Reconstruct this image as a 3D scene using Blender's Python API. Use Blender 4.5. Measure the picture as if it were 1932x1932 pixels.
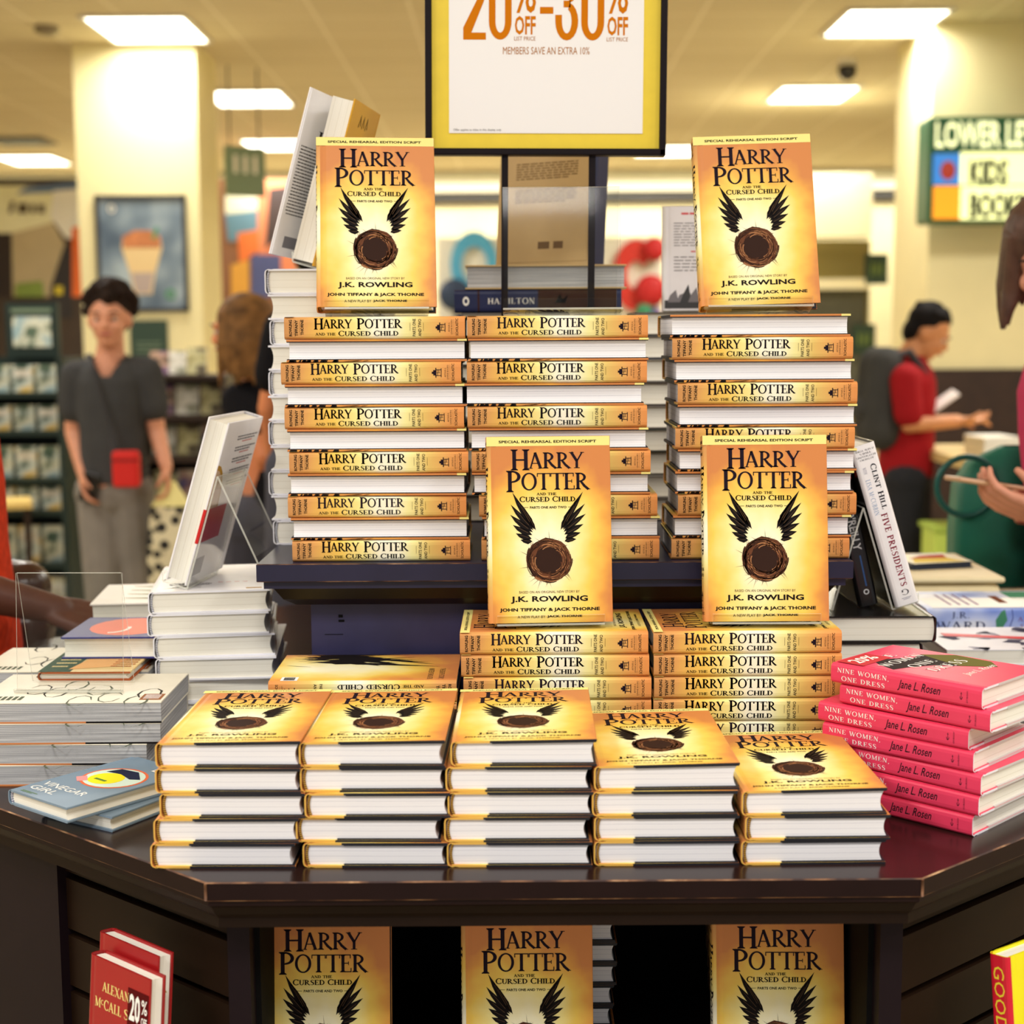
import bpy, bmesh, math, random
from mathutils import Vector, Matrix, Euler
random.seed(7)
PI = math.pi
R = math.radians
sc = bpy.context.scene
for o in list(bpy.data.objects):
    bpy.data.objects.remove(o)
COL = sc.collection

# ---------------------------------------------------------------- camera, world, exposure
FPX, PITCH, ROLL, CAMZ = 2817.0, R(6.8), R(-.35), 1.5
cd = bpy.data.cameras.new('camera')
cam = bpy.data.objects.new('camera', cd)
COL.objects.link(cam)
cd.sensor_width = 36
cd.lens = FPX / 1932 * 36
cd.clip_start = .05
cam.matrix_world = (Matrix.Translation((0, 0, CAMZ)) @ Matrix.Rotation(PI / 2 - PITCH, 4, 'X')
                    @ Matrix.Rotation(ROLL, 4, 'Z'))
cd.dof.use_dof = True
cd.dof.focus_distance = 1.84
cd.dof.aperture_fstop = 4.0
sc.camera = cam

wd = bpy.data.worlds.new('shop_light')
sc.world = wd
wd.use_nodes = True
wd.node_tree.nodes['Background'].inputs[0].default_value = (1.0, .97, .955, 1)
wd.node_tree.nodes['Background'].inputs[1].default_value = .42

sc.view_settings.view_transform = 'Standard'
sc.view_settings.look = 'None'
sc.view_settings.gamma = 1
sc.view_settings.exposure = 0.36
sc.view_settings.use_curve_mapping = False
try:
    sc.cycles.use_denoising = True
    sc.cycles.max_bounces = 8
    sc.cycles.transparent_max_bounces = 16
except Exception:
    pass

CEIL = 3.5
ZT = .932       # table top
YS = 1.945      # spines on the riser
ZS = 1.203      # riser top


def area_lamp(x, y, z, sx, sy, power, col=(1, .965, .905)):
    l = bpy.data.lights.new('panel_lamp', 'AREA')
    l.shape = 'RECTANGLE'
    l.size, l.size_y, l.energy, l.color = sx, sy, power, col
    l.spread = R(168)
    o = bpy.data.objects.new('panel_lamp', l)
    COL.objects.link(o)
    o.location = (x, y, z)
    return o


# ---------------------------------------------------------------- helpers
def ray(px, py):
    x, y = (px - 966) / FPX, -(py - 966) / FPX
    c, s = math.cos(ROLL), math.sin(ROLL)
    x, y = c * x - s * y, s * x + c * y
    cp, sp = math.cos(PITCH), math.sin(PITCH)
    return Vector((x, cp + y * sp, -sp + y * cp))


def atY(px, py, Y):
    r = ray(px, py)
    t = Y / r.y
    return Vector((r.x * t, Y, CAMZ + r.z * t))


def atZ(px, py, Z):
    r = ray(px, py)
    t = (Z - CAMZ) / r.z
    return Vector((r.x * t, r.y * t, Z))


def lin(c):
    if isinstance(c, (int, float)):
        c = (c, c, c)
    return tuple(((v / 255) / 12.92 if v / 255 <= .04045 else ((v / 255 + .055) / 1.055) ** 2.4) for v in c)


MATS = {}


def mat(name, col, rough=.6, spec=.4, var=.0, scale=30, metal=0, emit=None, estr=0, coat=0):
    if name in MATS:
        return MATS[name]
    if name.startswith('ink'):
        rough, spec = max(rough, .65), .06
    m = bpy.data.materials.new(name)
    m.use_nodes = True
    nt = m.node_tree
    b = nt.nodes['Principled BSDF']
    c = lin(col)
    b.inputs['Base Color'].default_value = (*c, 1)
    b.inputs['Roughness'].default_value = rough
    b.inputs['Specular IOR Level'].default_value = spec
    b.inputs['Metallic'].default_value = metal
    if coat:
        b.inputs['Coat Weight'].default_value = coat
        b.inputs['Coat Roughness'].default_value = .12
    if emit:
        b.inputs['Emission Color'].default_value = (*lin(emit), 1)
        b.inputs['Emission Strength'].default_value = estr
    if var:
        tc = nt.nodes.new('ShaderNodeTexCoord')
        n = nt.nodes.new('ShaderNodeTexNoise')
        n.inputs['Scale'].default_value = scale
        n.inputs['Detail'].default_value = 4
        nt.links.new(tc.outputs['Object'], n.inputs['Vector'])
        r = nt.nodes.new('ShaderNodeValToRGB')
        r.color_ramp.elements[0].position = .3
        r.color_ramp.elements[1].position = .7
        r.color_ramp.elements[0].color = (*[v * (1 - var) for v in c], 1)
        r.color_ramp.elements[1].color = (*[min(1, v * (1 + var)) for v in c], 1)
        nt.links.new(n.outputs['Fac'], r.inputs['Fac'])
        nt.links.new(r.outputs['Color'], b.inputs['Base Color'])
    MATS[name] = m
    return m


def nodes_of(m):
    nt = m.node_tree
    return nt, nt.nodes, nt.links, nt.nodes['Principled BSDF']


def math_node(nt, op, a, b=None, clamp=False):
    n = nt.nodes.new('ShaderNodeMath')
    n.operation = op
    n.use_clamp = clamp
    for i, v in enumerate((a, b)):
        if v is None:
            continue
        if isinstance(v, (int, float)):
            n.inputs[i].default_value = v
        else:
            nt.links.new(v, n.inputs[i])
    return n.outputs[0]


def ramp(nt, fac, stops):
    r = nt.nodes.new('ShaderNodeValToRGB')
    els = r.color_ramp.elements
    while len(els) < len(stops):
        els.new(.5)
    for e, (p, c) in zip(els, stops):
        e.position = p
        e.color = (*lin(c), 1)
    nt.links.new(fac, r.inputs['Fac'])
    return r.outputs['Color']


class MB:
    """collects faces and links them as ONE mesh object"""

    def __init__(s):
        s.v, s.f, s.m, s.s = [], [], [], []

    def face(s, pts, m=0, smooth=False):
        i = len(s.v)
        s.v += [tuple(p) for p in pts]
        s.f.append(tuple(range(i, i + len(pts))))
        s.m.append(m)
        s.s.append(smooth)

    def grid(s, rows, m=0, smooth=True, closed=False):
        """rows: list of equal-length point rows, shared verts"""
        i = len(s.v)
        n = len(rows[0])
        for r in rows:
            s.v += [tuple(p) for p in r]
        for a in range(len(rows) - 1):
            for b in range(n if closed else n - 1):
                c = (b + 1) % n
                s.f.append((i + a * n + b, i + a * n + c, i + (a + 1) * n + c, i + (a + 1) * n + b))
                s.m.append(m)
                s.s.append(smooth)

    def box(s, x0, x1, y0, y1, z0, z1, m=0, M=None, ms=None):
        """ms: optional materials for faces -x +x -y +y -z +z"""
        p = [Vector((x, y, z)) for z in (z0, z1) for y in (y0, y1) for x in (x0, x1)]
        if M is not None:
            p = [M @ q for q in p]
        i = len(s.v)
        s.v += [tuple(q) for q in p]
        fs = [(0, 4, 6, 2), (1, 3, 7, 5), (0, 1, 5, 4), (2, 6, 7, 3), (0, 2, 3, 1), (4, 5, 7, 6)]
        for k, f in enumerate(fs):
            s.f.append(tuple(i + a for a in f))
            s.m.append(ms[k] if ms else m)
            s.s.append(False)

    def prism(s, prof, d0, d1, fn, m=0, caps=True, smooth=False, mcap=None):
        """prof: closed 2D list; fn(a,b,d)->xyz"""
        A = [fn(a, b, d0) for a, b in prof]
        B = [fn(a, b, d1) for a, b in prof]
        n = len(prof)
        i = len(s.v)
        s.v += [tuple(p) for p in A + B]
        for k in range(n):
            l = (k + 1) % n
            s.f.append((i + k, i + l, i + n + l, i + n + k))
            s.m.append(m)
            s.s.append(smooth)
        if caps:
            mc = m if mcap is None else mcap
            s.f.append(tuple(i + k for k in reversed(range(n))))
            s.f.append(tuple(i + n + k for k in range(n)))
            s.m += [mc, mc]
            s.s += [False, False]

    def tube(s, path, rad, n=8, m=0, caps=True):
        pts = [Vector(p) for p in path]
        rows = []
        up = None
        for k, p in enumerate(pts):
            d = (pts[min(k + 1, len(pts) - 1)] - pts[max(k - 1, 0)]).normalized()
            if up is None:
                up = Vector((0, 0, 1)) if abs(d.z) < .9 else Vector((1, 0, 0))
            a = d.cross(up).normalized()
            up = a.cross(d).normalized()
            r = rad[k] if isinstance(rad, (list, tuple)) else rad
            rows.append([p + r * (math.cos(2 * PI * j / n) * a + math.sin(2 * PI * j / n) * up) for j in range(n)])
        i = len(s.v)
        s.grid(rows, m, True, True)
        if caps:
            s.f.append(tuple(i + k for k in range(n)))
            s.f.append(tuple(i + (len(rows) - 1) * n + k for k in reversed(range(n))))
            s.m += [m, m]
            s.s += [False, False]

    def ball(s, c, r, m=0, nu=12, nv=8, M=None):
        c = Vector(c)
        if isinstance(r, (int, float)):
            r = (r, r, r)
        rows = []
        for a in range(nv + 1):
            t = PI * a / nv
            row = []
            for b in range(nu):
                q = Vector((math.sin(t) * math.cos(2 * PI * b / nu) * r[0], math.sin(t) * math.sin(2 * PI * b / nu) * r[1],
                            math.cos(t) * r[2]))
                if M is not None:
                    q = M @ q
                row.append(c + q)
            rows.append(row)
        s.grid(rows, m, True, True)

    def polys(s, polys, fn, m=0):
        for p in polys:
            s.face([fn(u, v) for u, v in p], m)

    def build(s, name, mats, parent=None, label=None, loc=None, recalc=False, bevel=0):
        me = bpy.data.meshes.new(name)
        me.from_pydata(s.v, [], s.f)
        if not isinstance(mats, (list, tuple)):
            mats = [mats]
        for mm in mats:
            me.materials.append(mm)
        me.polygons.foreach_set('material_index', s.m)
        me.polygons.foreach_set('use_smooth', s.s)
        me.update()
        if recalc:
            b = bmesh.new()
            b.from_mesh(me)
            bmesh.ops.remove_doubles(b, verts=b.verts, dist=1e-6)
            bmesh.ops.recalc_face_normals(b, faces=b.faces)
            b.to_mesh(me)
            b.free()
        o = bpy.data.objects.new(name, me)
        COL.objects.link(o)
        if parent is not None:
            o.parent = parent
        if label:
            o['label'] = label
        if loc is not None:
            o.location = loc
        if bevel:
            md = o.modifiers.new('bevel', 'BEVEL')
            md.width = bevel
            md.segments = 2
            md.limit_method = 'ANGLE'
        return o


def tag(o, label=None, cat=None, group=None, kind=None):
    if label:
        o['label'] = label
    if cat:
        o['category'] = cat
    if group:
        o['group'] = group
    if kind:
        o['kind'] = kind
    return o


def thing(name, label, cat, loc=(0, 0, 0), rot=(0, 0, 0), group=None):
    o = bpy.data.objects.new(name, None)
    o.empty_display_size = .05
    COL.objects.link(o)
    o.location = loc
    o.rotation_euler = rot
    return tag(o, label, cat, group)


def copy_tree(o, parent=None):
    c = o.copy()
    COL.objects.link(c)
    if parent is not None:
        c.parent = parent
    for ch in list(o.children):
        copy_tree(ch, c)
    return c


def struct(o):
    o['kind'] = 'structure'
    return o


def digit(c, x):
    if c == '0':
        g = arc(.5, .74, .5, .26, 0, 180, .29, .10) + arc(.5, .26, .5, .26, 180, 360, .29, .10) + rc(0, .29, .26, .74) + rc(.71, 1, .26, .74)
    elif c == '2':
        g = (arc(.5, .74, .5, .26, 0, 180, .29, .10) + rc(0, .29, .63, .74) + rc(0, 1, 0, .10)
             + [[(.71, .74), (.70, .66), (.62, .57), (.91, .54), (.98, .62), (1, .74)], [(.62, .57), (0, .17), (0, .10), (.36, .10), (.91, .54)]])
    else:
        g = (arc(.5, .76, .5, .24, -75, 180, .29, .10) + rc(0, .29, .66, .76) + arc(.5, .27, .5, .27, 180, 435, .29, .10) + rc(0, .29, .27, .36) + rc(.36, .66, .465, .56))
    return [[(a + x, b) for a, b in p] for p in g]


ORD = ['', 'first', 'second', 'third', 'fourth', 'fifth', 'sixth', 'seventh', 'eighth', 'ninth', 'tenth', 'eleventh', 'twelfth']


# ---------------------------------------------------------------- lettering
def stroke(pts, w):
    """polyline with per-point width -> quads"""
    out = []
    P = [Vector(p) for p in pts]
    n = len(P)
    L, Rr = [], []
    for k in range(n):
        d = (P[min(k + 1, n - 1)] - P[max(k - 1, 0)]).normalized()
        q = Vector((-d.y, d.x))
        ww = (w[k] if isinstance(w, (list, tuple)) else w) / 2
        L.append(P[k] + q * ww)
        Rr.append(P[k] - q * ww)
    for k in range(n - 1):
        out.append([tuple(Rr[k]), tuple(Rr[k + 1]), tuple(L[k + 1]), tuple(L[k])])
    return out


def arc(cx, cy, rx, ry, a0, a1, thick, thin, n=14):
    """elliptic ring sector, thick at the sides and thin at top and bottom"""
    out = []
    pr = None
    for k in range(n + 1):
        a = R(a0 + (a1 - a0) * k / n)
        o = (cx + rx * math.cos(a), cy + ry * math.sin(a))
        i = (cx + (rx - thick) * math.cos(a), cy + (ry - thin) * math.sin(a))
        if pr:
            out.append([pr[1], pr[0], o, i])
        pr = (o, i)
    return out


def rc(x0, x1, y0, y1):
    return [[(x0, y0), (x1, y0), (x1, y1), (x0, y1)]]


S_, T_, F_ = .165, .075, .08


def stem(x, top=True, bot=True, w=S_):
    o = rc(x, x + w, 0, 1)
    if bot:
        o += [[(x - F_, 0), (x + w + F_, 0), (x + w + F_, .03), (x + w, .09), (x, .09), (x - F_, .03)]]
    if top:
        o += [[(x - F_, .97), (x, .91), (x + w, .91), (x + w + F_, .97), (x + w + F_, 1), (x - F_, 1)]]
    return o


def serif(cx, y, w=.13):
    return rc(cx - w, cx + w, min(y, y), y + .04) if y < .5 else rc(cx - w, cx + w, y - .04, y)


def glyph(c):
    g = {
        'H': lambda: (stem(.08) + stem(.60) + rc(.2, .62, .46, .535), .83),
        'A': lambda: (stroke([(.10, .0), (.38, 1.0)], .085) + stroke([(.37, 1.0), (.70, .0)], .16) + rc(.2, .58, .30, .35)
                      + serif(.1, 0) + serif(.70, 0, .16), .86),
        'R': lambda: (stem(.08) + arc(.26, .73, .36, .27, -90, 90, .15, T_) + rc(.2, .28, .946, 1) + rc(.2, .28, .46, .515)
                      + stroke([(.32, .5), (.52, .22), (.76, .0)], [.12, .15, .14]) + rc(.66, .86, 0, .035), .82),
        'P': lambda: (stem(.08) + arc(.26, .72, .38, .28, -90, 90, .15, T_) + rc(.2, .28, .946, 1) + rc(.2, .28, .44, .495), .68),
        'B': lambda: (stem(.08) + arc(.26, .75, .32, .25, -90, 90, .14, T_) + arc(.26, .26, .38, .26, -90, 90, .15, T_)
                      + rc(.2, .28, .946, 1) + rc(.2, .28, .47, .52) + rc(.2, .28, 0, .05), .7),
        'D': lambda: (stem(.08) + arc(.28, .5, .48, .5, -90, 90, .15, T_) + rc(.2, .3, .946, 1) + rc(.2, .3, 0, .054), .82),
        'O': lambda: (arc(.46, .5, .44, .53, 0, 360, .15, T_, 28), .92),
        'G': lambda: (arc(.46, .5, .44, .53, 50, 330, .15, T_, 24) + rc(.66, .80, .05, .42) + rc(.58, .86, .40, .44) + rc(.74, .79, .72, .95), .9),
        'C': lambda: (arc(.46, .5, .44, .53, 48, 312, .15, T_, 24) + rc(.71, .76, .72, .98) + rc(.71, .76, .06, .24), .82),
        'U': lambda: (rc(.08, .23, .35, 1) + serif(.155, 1) + rc(.62, .68, .35, 1) + serif(.65, 1)
                      + arc(.38, .35, .30, .37, 180, 360, .12, .06), .76),
        'S': lambda: (stroke([(.52, .78), (.48, .93), (.32, 1.0), (.15, .9), (.12, .74), (.24, .58), (.42, .46), (.52, .3), (.46, .1),
                              (.28, .0), (.12, .06), (.07, .24)],
                             [.04, .05, .06, .11, .14, .16, .17, .14, .11, .06, .05, .04]), .60),
        'T': lambda: (stem(.32, top=False) + rc(.02, .78, .945, 1) + rc(.02, .07, .78, 1) + rc(.73, .78, .78, 1), .80),
        'E': lambda: (stem(.08) + rc(.2, .58, .945, 1) + rc(.53, .58, .78, 1) + rc(.2, .48, .48, .53) + rc(.44, .48, .40, .61)
                      + rc(.2, .62, 0, .055) + rc(.57, .62, 0, .24), .68),
        'F': lambda: (stem(.08) + rc(.2, .58, .945, 1) + rc(.53, .58, .78, 1) + rc(.2, .48, .48, .53) + rc(.44, .48, .40, .61), .62),
        'L': lambda: (stem(.08) + rc(.2, .58, 0, .055) + rc(.53, .58, 0, .26), .62),
        'I': lambda: (stem(.09), .34),
        'J': lambda: (rc(.2, .35, .1, 1) + serif(.275, 1) + stroke([(.27, .12), (.2, -.06), (.04, -.12)], [.14, .1, .06]), .42),
        'K': lambda: (stem(.08) + stroke([(.22, .45), (.66, 1)], .06) + stroke([(.32, .56), (.72, 0)], .15) + serif(.64, 1) + serif(.74, 0), .84),
        'Y': lambda: (stroke([(.08, 1), (.40, .45)], .16) + stroke([(.72, 1), (.42, .45)], .085) + rc(.325, .475, 0, .5) + serif(.40, 0, .17)
                      + serif(.09, 1, .14) + serif(.72, 1, .12), .80),
        'N': lambda: (rc(.10, .155, 0, 1) + serif(.12, 0) + serif(.09, 1, .1) + stroke([(.10, 1), (.68, .0)], .16) + rc(.64, .695, 0, 1)
                      + serif(.66, 1), .80),
        'M': lambda: (rc(.1, .155, 0, 1) + serif(.12, 0) + stroke([(.13, 1), (.44, .05)], .16) + stroke([(.78, 1), (.45, .05)], .06)
                      + rc(.74, .89, 0, 1) + serif(.815, 0, .15) + serif(.86, 1, .12) + serif(.08, 1, .09), .98),
        'V': lambda: (stroke([(.08, 1), (.40, .0)], .16) + stroke([(.72, 1), (.42, .0)], .06) + serif(.08, 1, .15) + serif(.72, 1), .80),
        'W': lambda: (stroke([(.08, 1), (.34, .0)], .15) + stroke([(.56, 1), (.35, .0)], .06) + stroke([(.50, 1), (.78, .0)], .15)
                      + stroke([(1.04, 1), (.79, .0)], .06) + serif(.08, 1) + serif(.5, 1) + serif(1.04, 1, .1), 1.1),
        'X': lambda: (stroke([(.1, 1), (.68, 0)], .16) + stroke([(.66, 1), (.1, 0)], .06) + serif(.1, 1) + serif(.66, 1) + serif(.1, 0)
                      + serif(.68, 0), .80),
        'c': lambda: (arc(.26, .62, .24, .26, 45, 315, .1, .04, 16), .5),
        ',': lambda: (stroke([(.12, .06), (.14, -.06), (.06, -.2)], [.13, .1, .03]), .26),
        '.': lambda: (rc(.06, .18, 0, .12), .26),
        '#': lambda: (rc(.15, .2, 0, 1) + rc(.4, .45, 0, 1) + rc(.05, .55, .3, .36) + rc(.05, .55, .62, .68), .62),
        '1': lambda: (stem(.12), .4),
    }
    if c == ' ':
        return [], .36
    return g[c]() if c in g else ([], .3)


def serif_text(txt, caps=1.0, drop=0.0, track=.03):
    """list of polygons; the first letter of every word is larger by caps and sinks by drop"""
    out, x, first = [], 0, True
    for c in txt:
        ps, w = glyph(c)
        k = caps if (first and c != ' ') else 1
        dy = -drop if k != 1 else 0
        out += [[(x + a * k, b * k + dy) for a, b in p] for p in ps]
        x += w * k + track
        first = c == ' '
    return out


def heavy(ps, dx=.035, dy=.03):
    return [[(x + a, y + b) for x, y in q] for q in ps for a, b in ((0, 0), (dx, 0), (dx / 2, dy))]


_bf = {}


def sans(txt, bold=.0, shear=0):
    key = (txt, bold, shear)
    if key not in _bf:
        cu = bpy.data.curves.new('t', 'FONT')
        cu.body = txt
        cu.resolution_u = 2
        cu.offset = bold
        cu.shear = shear
        o = bpy.data.objects.new('t', cu)
        COL.objects.link(o)
        dg = bpy.context.evaluated_depsgraph_get()
        dg.update()
        me = bpy.data.meshes.new_from_object(o.evaluated_get(dg))
        _bf[key] = [[tuple(me.vertices[i].co[:2]) for i in p.vertices] for p in me.polygons]
        bpy.data.objects.remove(o)
        bpy.data.curves.remove(cu)
        bpy.data.meshes.remove(me)
    return _bf[key]


def fit(polys, x0, x1, y0, y1):
    """scale the polygons into the box (x1 None: keep the aspect, left aligned at x0)"""
    xs = [p[0] for q in polys for p in q]
    ys = [p[1] for q in polys for p in q]
    a, b, c, d = min(xs), max(xs), min(ys), max(ys)
    sy = (y1 - y0) / (d - c)
    sx = sy if x1 is None else (x1 - x0) / (b - a)
    return [[(x0 + (p[0] - a) * sx, y0 + (p[1] - c) * sy) for p in q] for q in polys]


def rot90(polys, ccw=True):
    return [[(-y, x) if ccw else (y, -x) for x, y in q] for q in polys]


def clip_z(polys, knots):
    """cut polygons at the given v values so that they can follow a bent spine"""
    for kz in knots:
        nxt = []
        for q in polys:
            lo, hi = [], []
            n = len(q)
            for i in range(n):
                a, b = q[i], q[(i + 1) % n]
                (lo if a[1] <= kz else hi).append(a)
                if a[1] == kz:
                    hi.append(a)
                if (a[1] - kz) * (b[1] - kz) < 0:
                    t = (kz - a[1]) / (b[1] - a[1])
                    c = (a[0] + (b[0] - a[0]) * t, kz)
                    lo.append(c)
                    hi.append(c)
            for part in (lo, hi):
                if len(part) >= 3:
                    nxt.append(part)
        polys = nxt
    return polys
# ---------------------------------------------------------------- the room
def wall_mat(name, col, var=.04, rough=.8):
    return mat(name, col, rough, .2, var, 3)


m_ceil = mat('ceiling_tile', (206, 192, 160), .9, .1)
nt, N, L, B = nodes_of(m_ceil)
tc = N.new('ShaderNodeTexCoord')
br = N.new('ShaderNodeTexBrick')
br.offset = 0
br.inputs['Scale'].default_value = 1
br.inputs['Brick Width'].default_value = .61
br.inputs['Row Height'].default_value = .61
br.inputs['Mortar Size'].default_value = .012
br.inputs['Color1'].default_value = (*lin((220, 206, 170)), 1)
br.inputs['Color2'].default_value = (*lin((224, 210, 175)), 1)
br.inputs['Mortar'].default_value = (*lin((240, 228, 198)), 1)
L.new(tc.outputs['Object'], br.inputs['Vector'])
L.new(br.outputs['Color'], B.inputs['Base Color'])
m_cream = wall_mat('cream_paint', (240, 228, 176))
m_cream2 = wall_mat('pale_wall_paint', (252, 242, 200))
m_floor = mat('carpet', (178, 162, 132), .95, .1, .25, 60)
m_wood_dark = mat('dark_wainscot', (52, 34, 24), .5, .4, .2, 12)
m_white_trim = mat('white_trim', (238, 232, 214), .6)
m_black = mat('black_metal', (26, 22, 24), .4, .4)

b = MB()
b.face([(-9, -1, 0), (9, -1, 0), (9, 19, 0), (-9, 19, 0)])
struct(b.build('floor', m_floor))
b = MB()
b.box(-9, 9, -1.0, 19, CEIL, CEIL + .1)
struct(b.build('ceiling', m_ceil))
b = MB()
b.box(-9, 9, 19, 19.1, 0, CEIL)
struct(b.build('wall_back', m_cream2))
b = MB()
b.box(-9.1, -9, -1, 19, 0, CEIL)
struct(b.build('wall_left', m_cream))
b = MB()
b.box(9, 9.1, -1, 19, 0, CEIL)
struct(b.build('wall_right', m_cream))
# light valance and dark line under the ceiling of the back wall
b = MB()
b.box(-9, 9, 18.7, 19, 3.24, 3.36)
struct(b.build('trim_1', m_white_trim))
b = MB()
b.box(-9, 9, 18.8, 19, 3.13, 3.21)
struct(b.build('trim_2', m_black))
area_lamp(0, 18.2, 3.3, 14, .3, 150, (1, .95, .78)).rotation_euler = (R(25), 0, 0)

# pillars
b = MB()
b.box(-3.0, -2.157, 10.55, 11.27, 0, CEIL)
o = struct(b.build('pillar', m_cream))
tag(o, 'cream square pillar carrying the framed drink poster', 'pillar')
b = MB()
b.box(2.76, 7.5, 10.0, 10.9, 0, CEIL)
o = struct(b.build('wall_pier', m_cream))
tag(o, 'wide cream wall pier behind the person in red', 'wall')
b = MB()
b.box(2.74, 7.5, 9.96, 10.0, 0, 1.25)
o = struct(b.build('trim_3', m_wood_dark))
# tall nib walls by the alcove
b = MB()
b.box(2.05, 2.36, 13.0, 13.3, 0, 2.85)
b.box(2.36, 3.1, 13.0, 13.3, 2.31, 2.85)
struct(b.build('wall_alcove', m_cream2))
m_olive = mat('alcove_paint', (150, 136, 82), .8, .2, .05, 3)
b = MB()
b.box(2.36, 3.2, 13.45, 13.5, 0, 2.31)
struct(b.build('wall_alcove_back', m_olive))
m_grey_green = mat('alcove_grey', (104, 104, 92), .7, .2)
a = thing('wall_shelf', 'cream ledge with grey panel below inside the olive alcove', 'shelf', (2.75, 13.3, 1.6))
b = MB(); b.box(-.37, .37, -.2, .14, .27, .36); b.build('ledge', m_cream2, a)
b = MB(); b.box(-.37, .37, -.05, .14, -.6, .27); b.build('panel', m_grey_green, a)

# ceiling panel lights
m_lamp = mat('lamp_diffuser', (255, 252, 240), .5, .3, emit=(255, 250, 232), estr=5.5)
m_lampframe = mat('lamp_frame', (225, 220, 205), .5)
first_light = None


def panel_light(x, y, label, power, sx=.62, sy=.8):
    t = thing('ceiling_light', label, 'light', (x, y, CEIL), group='square panel lights in the ceiling')
    b = MB()
    for (x0, x1, y0, y1) in ((-sx / 2 - .03, sx / 2 + .03, -sy / 2 - .03, -sy / 2), (-sx / 2 - .03, sx / 2 + .03, sy / 2, sy / 2 + .03),
                             (-sx / 2 - .03, -sx / 2, -sy / 2, sy / 2), (sx / 2, sx / 2 + .03, -sy / 2, sy / 2)):
        b.box(x0, x1, y0, y1, -.02, 0)
    b.build('frame', m_lampframe, t)
    b = MB()
    b.box(-sx / 2, sx / 2, -sy / 2, sy / 2, -.012, 0)
    b.build('diffuser', m_lamp, t)
    area_lamp(x, y, CEIL - .03, sx, sy, power)
    return t


PW = 54
panel_light(-2.36, 10.07, 'lit ceiling panel directly in front of the cream pillar top', PW * .38)
panel_light(2.44, 10.0, 'large lit ceiling panel at upper right, the one nearest the viewer on that side', PW * .55)
panel_light(-2.2, 12.95, 'small lit ceiling panel just right of the pillar top', PW)
panel_light(2.55, 12.9, 'lit ceiling panel beyond the dome camera, second on the right', PW)
panel_light(-2.45, 16.05, 'far lit ceiling panel above the leaning white book', PW)
panel_light(-5.4, 17.3, 'far lit ceiling panel at the left edge over the mural', PW)
panel_light(1.72, 16.8, 'far lit ceiling panel peeking out right of the yellow sign', PW)
for yy in (1.2, 4.1, 7.0):
    for xx in (-4.8, -2.4, 2.45, 4.85):
        area_lamp(xx, yy, CEIL - .03, .62, .8, PW * (.53 if yy < 5 else .9))
for xx in (-2.4, 0, 2.4):
    area_lamp(xx, -.6, CEIL - .03, .62, .8, PW * .82)

# ceiling fittings
t = thing('dome_camera', 'small dark dome camera hanging from the ceiling at right', 'camera', (2.5, 11.35, CEIL))
b = MB(); b.tube([(0, 0, 0), (0, 0, -.05)], .075, 16); b.build('mount', m_lampframe, t)
b = MB(); b.ball((0, 0, -.08), (.07, .07, .075), nu=16, nv=10); b.build('dome', mat('dome_smoke', (22, 20, 24), .1, .6), t)
t = thing('smoke_detector', 'pale round smoke detector on ceiling at upper left', 'detector', (-3.0, 10.0, CEIL))
b = MB(); b.tube([(0, 0, 0), (0, 0, -.035), (0, 0, -.05)], [.08, .08, .05], 16); b.build('housing', mat('detector_plastic', (150, 138, 112), .6), t)
t = thing('ceiling_vent', 'dark square air vent in the ceiling at far left', 'vent', (-5.0, 15.6, CEIL))
b = MB(); b.box(-.3, .3, -.3, .3, -.015, 0); b.build('frame', mat('vent_metal', (110, 98, 78), .6), t)
b = MB()
for k in range(6):
    b.box(-.25, .25, -.25 + k * .09, -.2 + k * .09, -.03, -.015)
b.build('slats', m_black, t)

# framed poster on the pillar
m_poster = mat('poster_print', (150, 165, 178), .25, .4)
nt, N, L, B = nodes_of(m_poster)
tc = N.new('ShaderNodeTexCoord')
no = N.new('ShaderNodeTexNoise')
no.inputs['Scale'].default_value = 3.2
no.inputs['Detail'].default_value = 1.5
L.new(tc.outputs['Object'], no.inputs['Vector'])
L.new(ramp(nt, no.outputs['Fac'], [(.3, (58, 74, 94)), (.5, (120, 136, 148)), (.7, (176, 190, 194))]), B.inputs['Base Color'])
t = thing('framed_poster', 'framed blue grey poster of an iced drink hanging on the cream pillar', 'poster', (-2.565, 10.55, 2.07))
w, h = .315, .4
b = MB()
b.box(-w, w, -.03, 0, h - .025, h); b.box(-w, w, -.03, 0, -h, -h + .025)
b.box(-w, -w + .025, -.03, 0, -h, h); b.box(w - .025, w, -.03, 0, -h, h)
b.build('frame', mat('poster_frame', (58, 58, 58), .4), t)
b = MB()
b.box(-w + .02, w - .02, -.012, 0, -h + .02, h - .02)
cup = [(-.06, -.27), (.06, -.27), (.09, -.12), (.14, .05), (.13, .13), (.06, .17), (-.05, .17), (-.13, .13), (-.14, .05), (-.09, -.12)]
b.face([(x, -.0135, y - .01) for x, y in cup], 1)
b.face([(x, -.0145, y) for x, y in [(-.13, .04), (.13, .04), (.13, .12), (.06, .16), (-.05, .16), (-.13, .12)]], 2)
b.face([(x, -.015, y - .01) for x, y in [(-.05, -.26), (.05, -.26), (.08, -.12), (-.08, -.12)]], 4)
b.face([(x, -.016, y) for x, y in [(.07, .1), (.1, .1), (.12, .18), (.1, .18)]], 3)
b.polys(stroke([(.19 + .03 * math.cos(k), -.28 + .03 * math.sin(k)) for k in range(7)], .02), lambda u, v: (u, -.015, v), 3)
b.polys(arc(-.2, .31, .025, .03, 0, 360, .01, .01, 10), lambda u, v: (u, -.015, v), 5)
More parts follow.
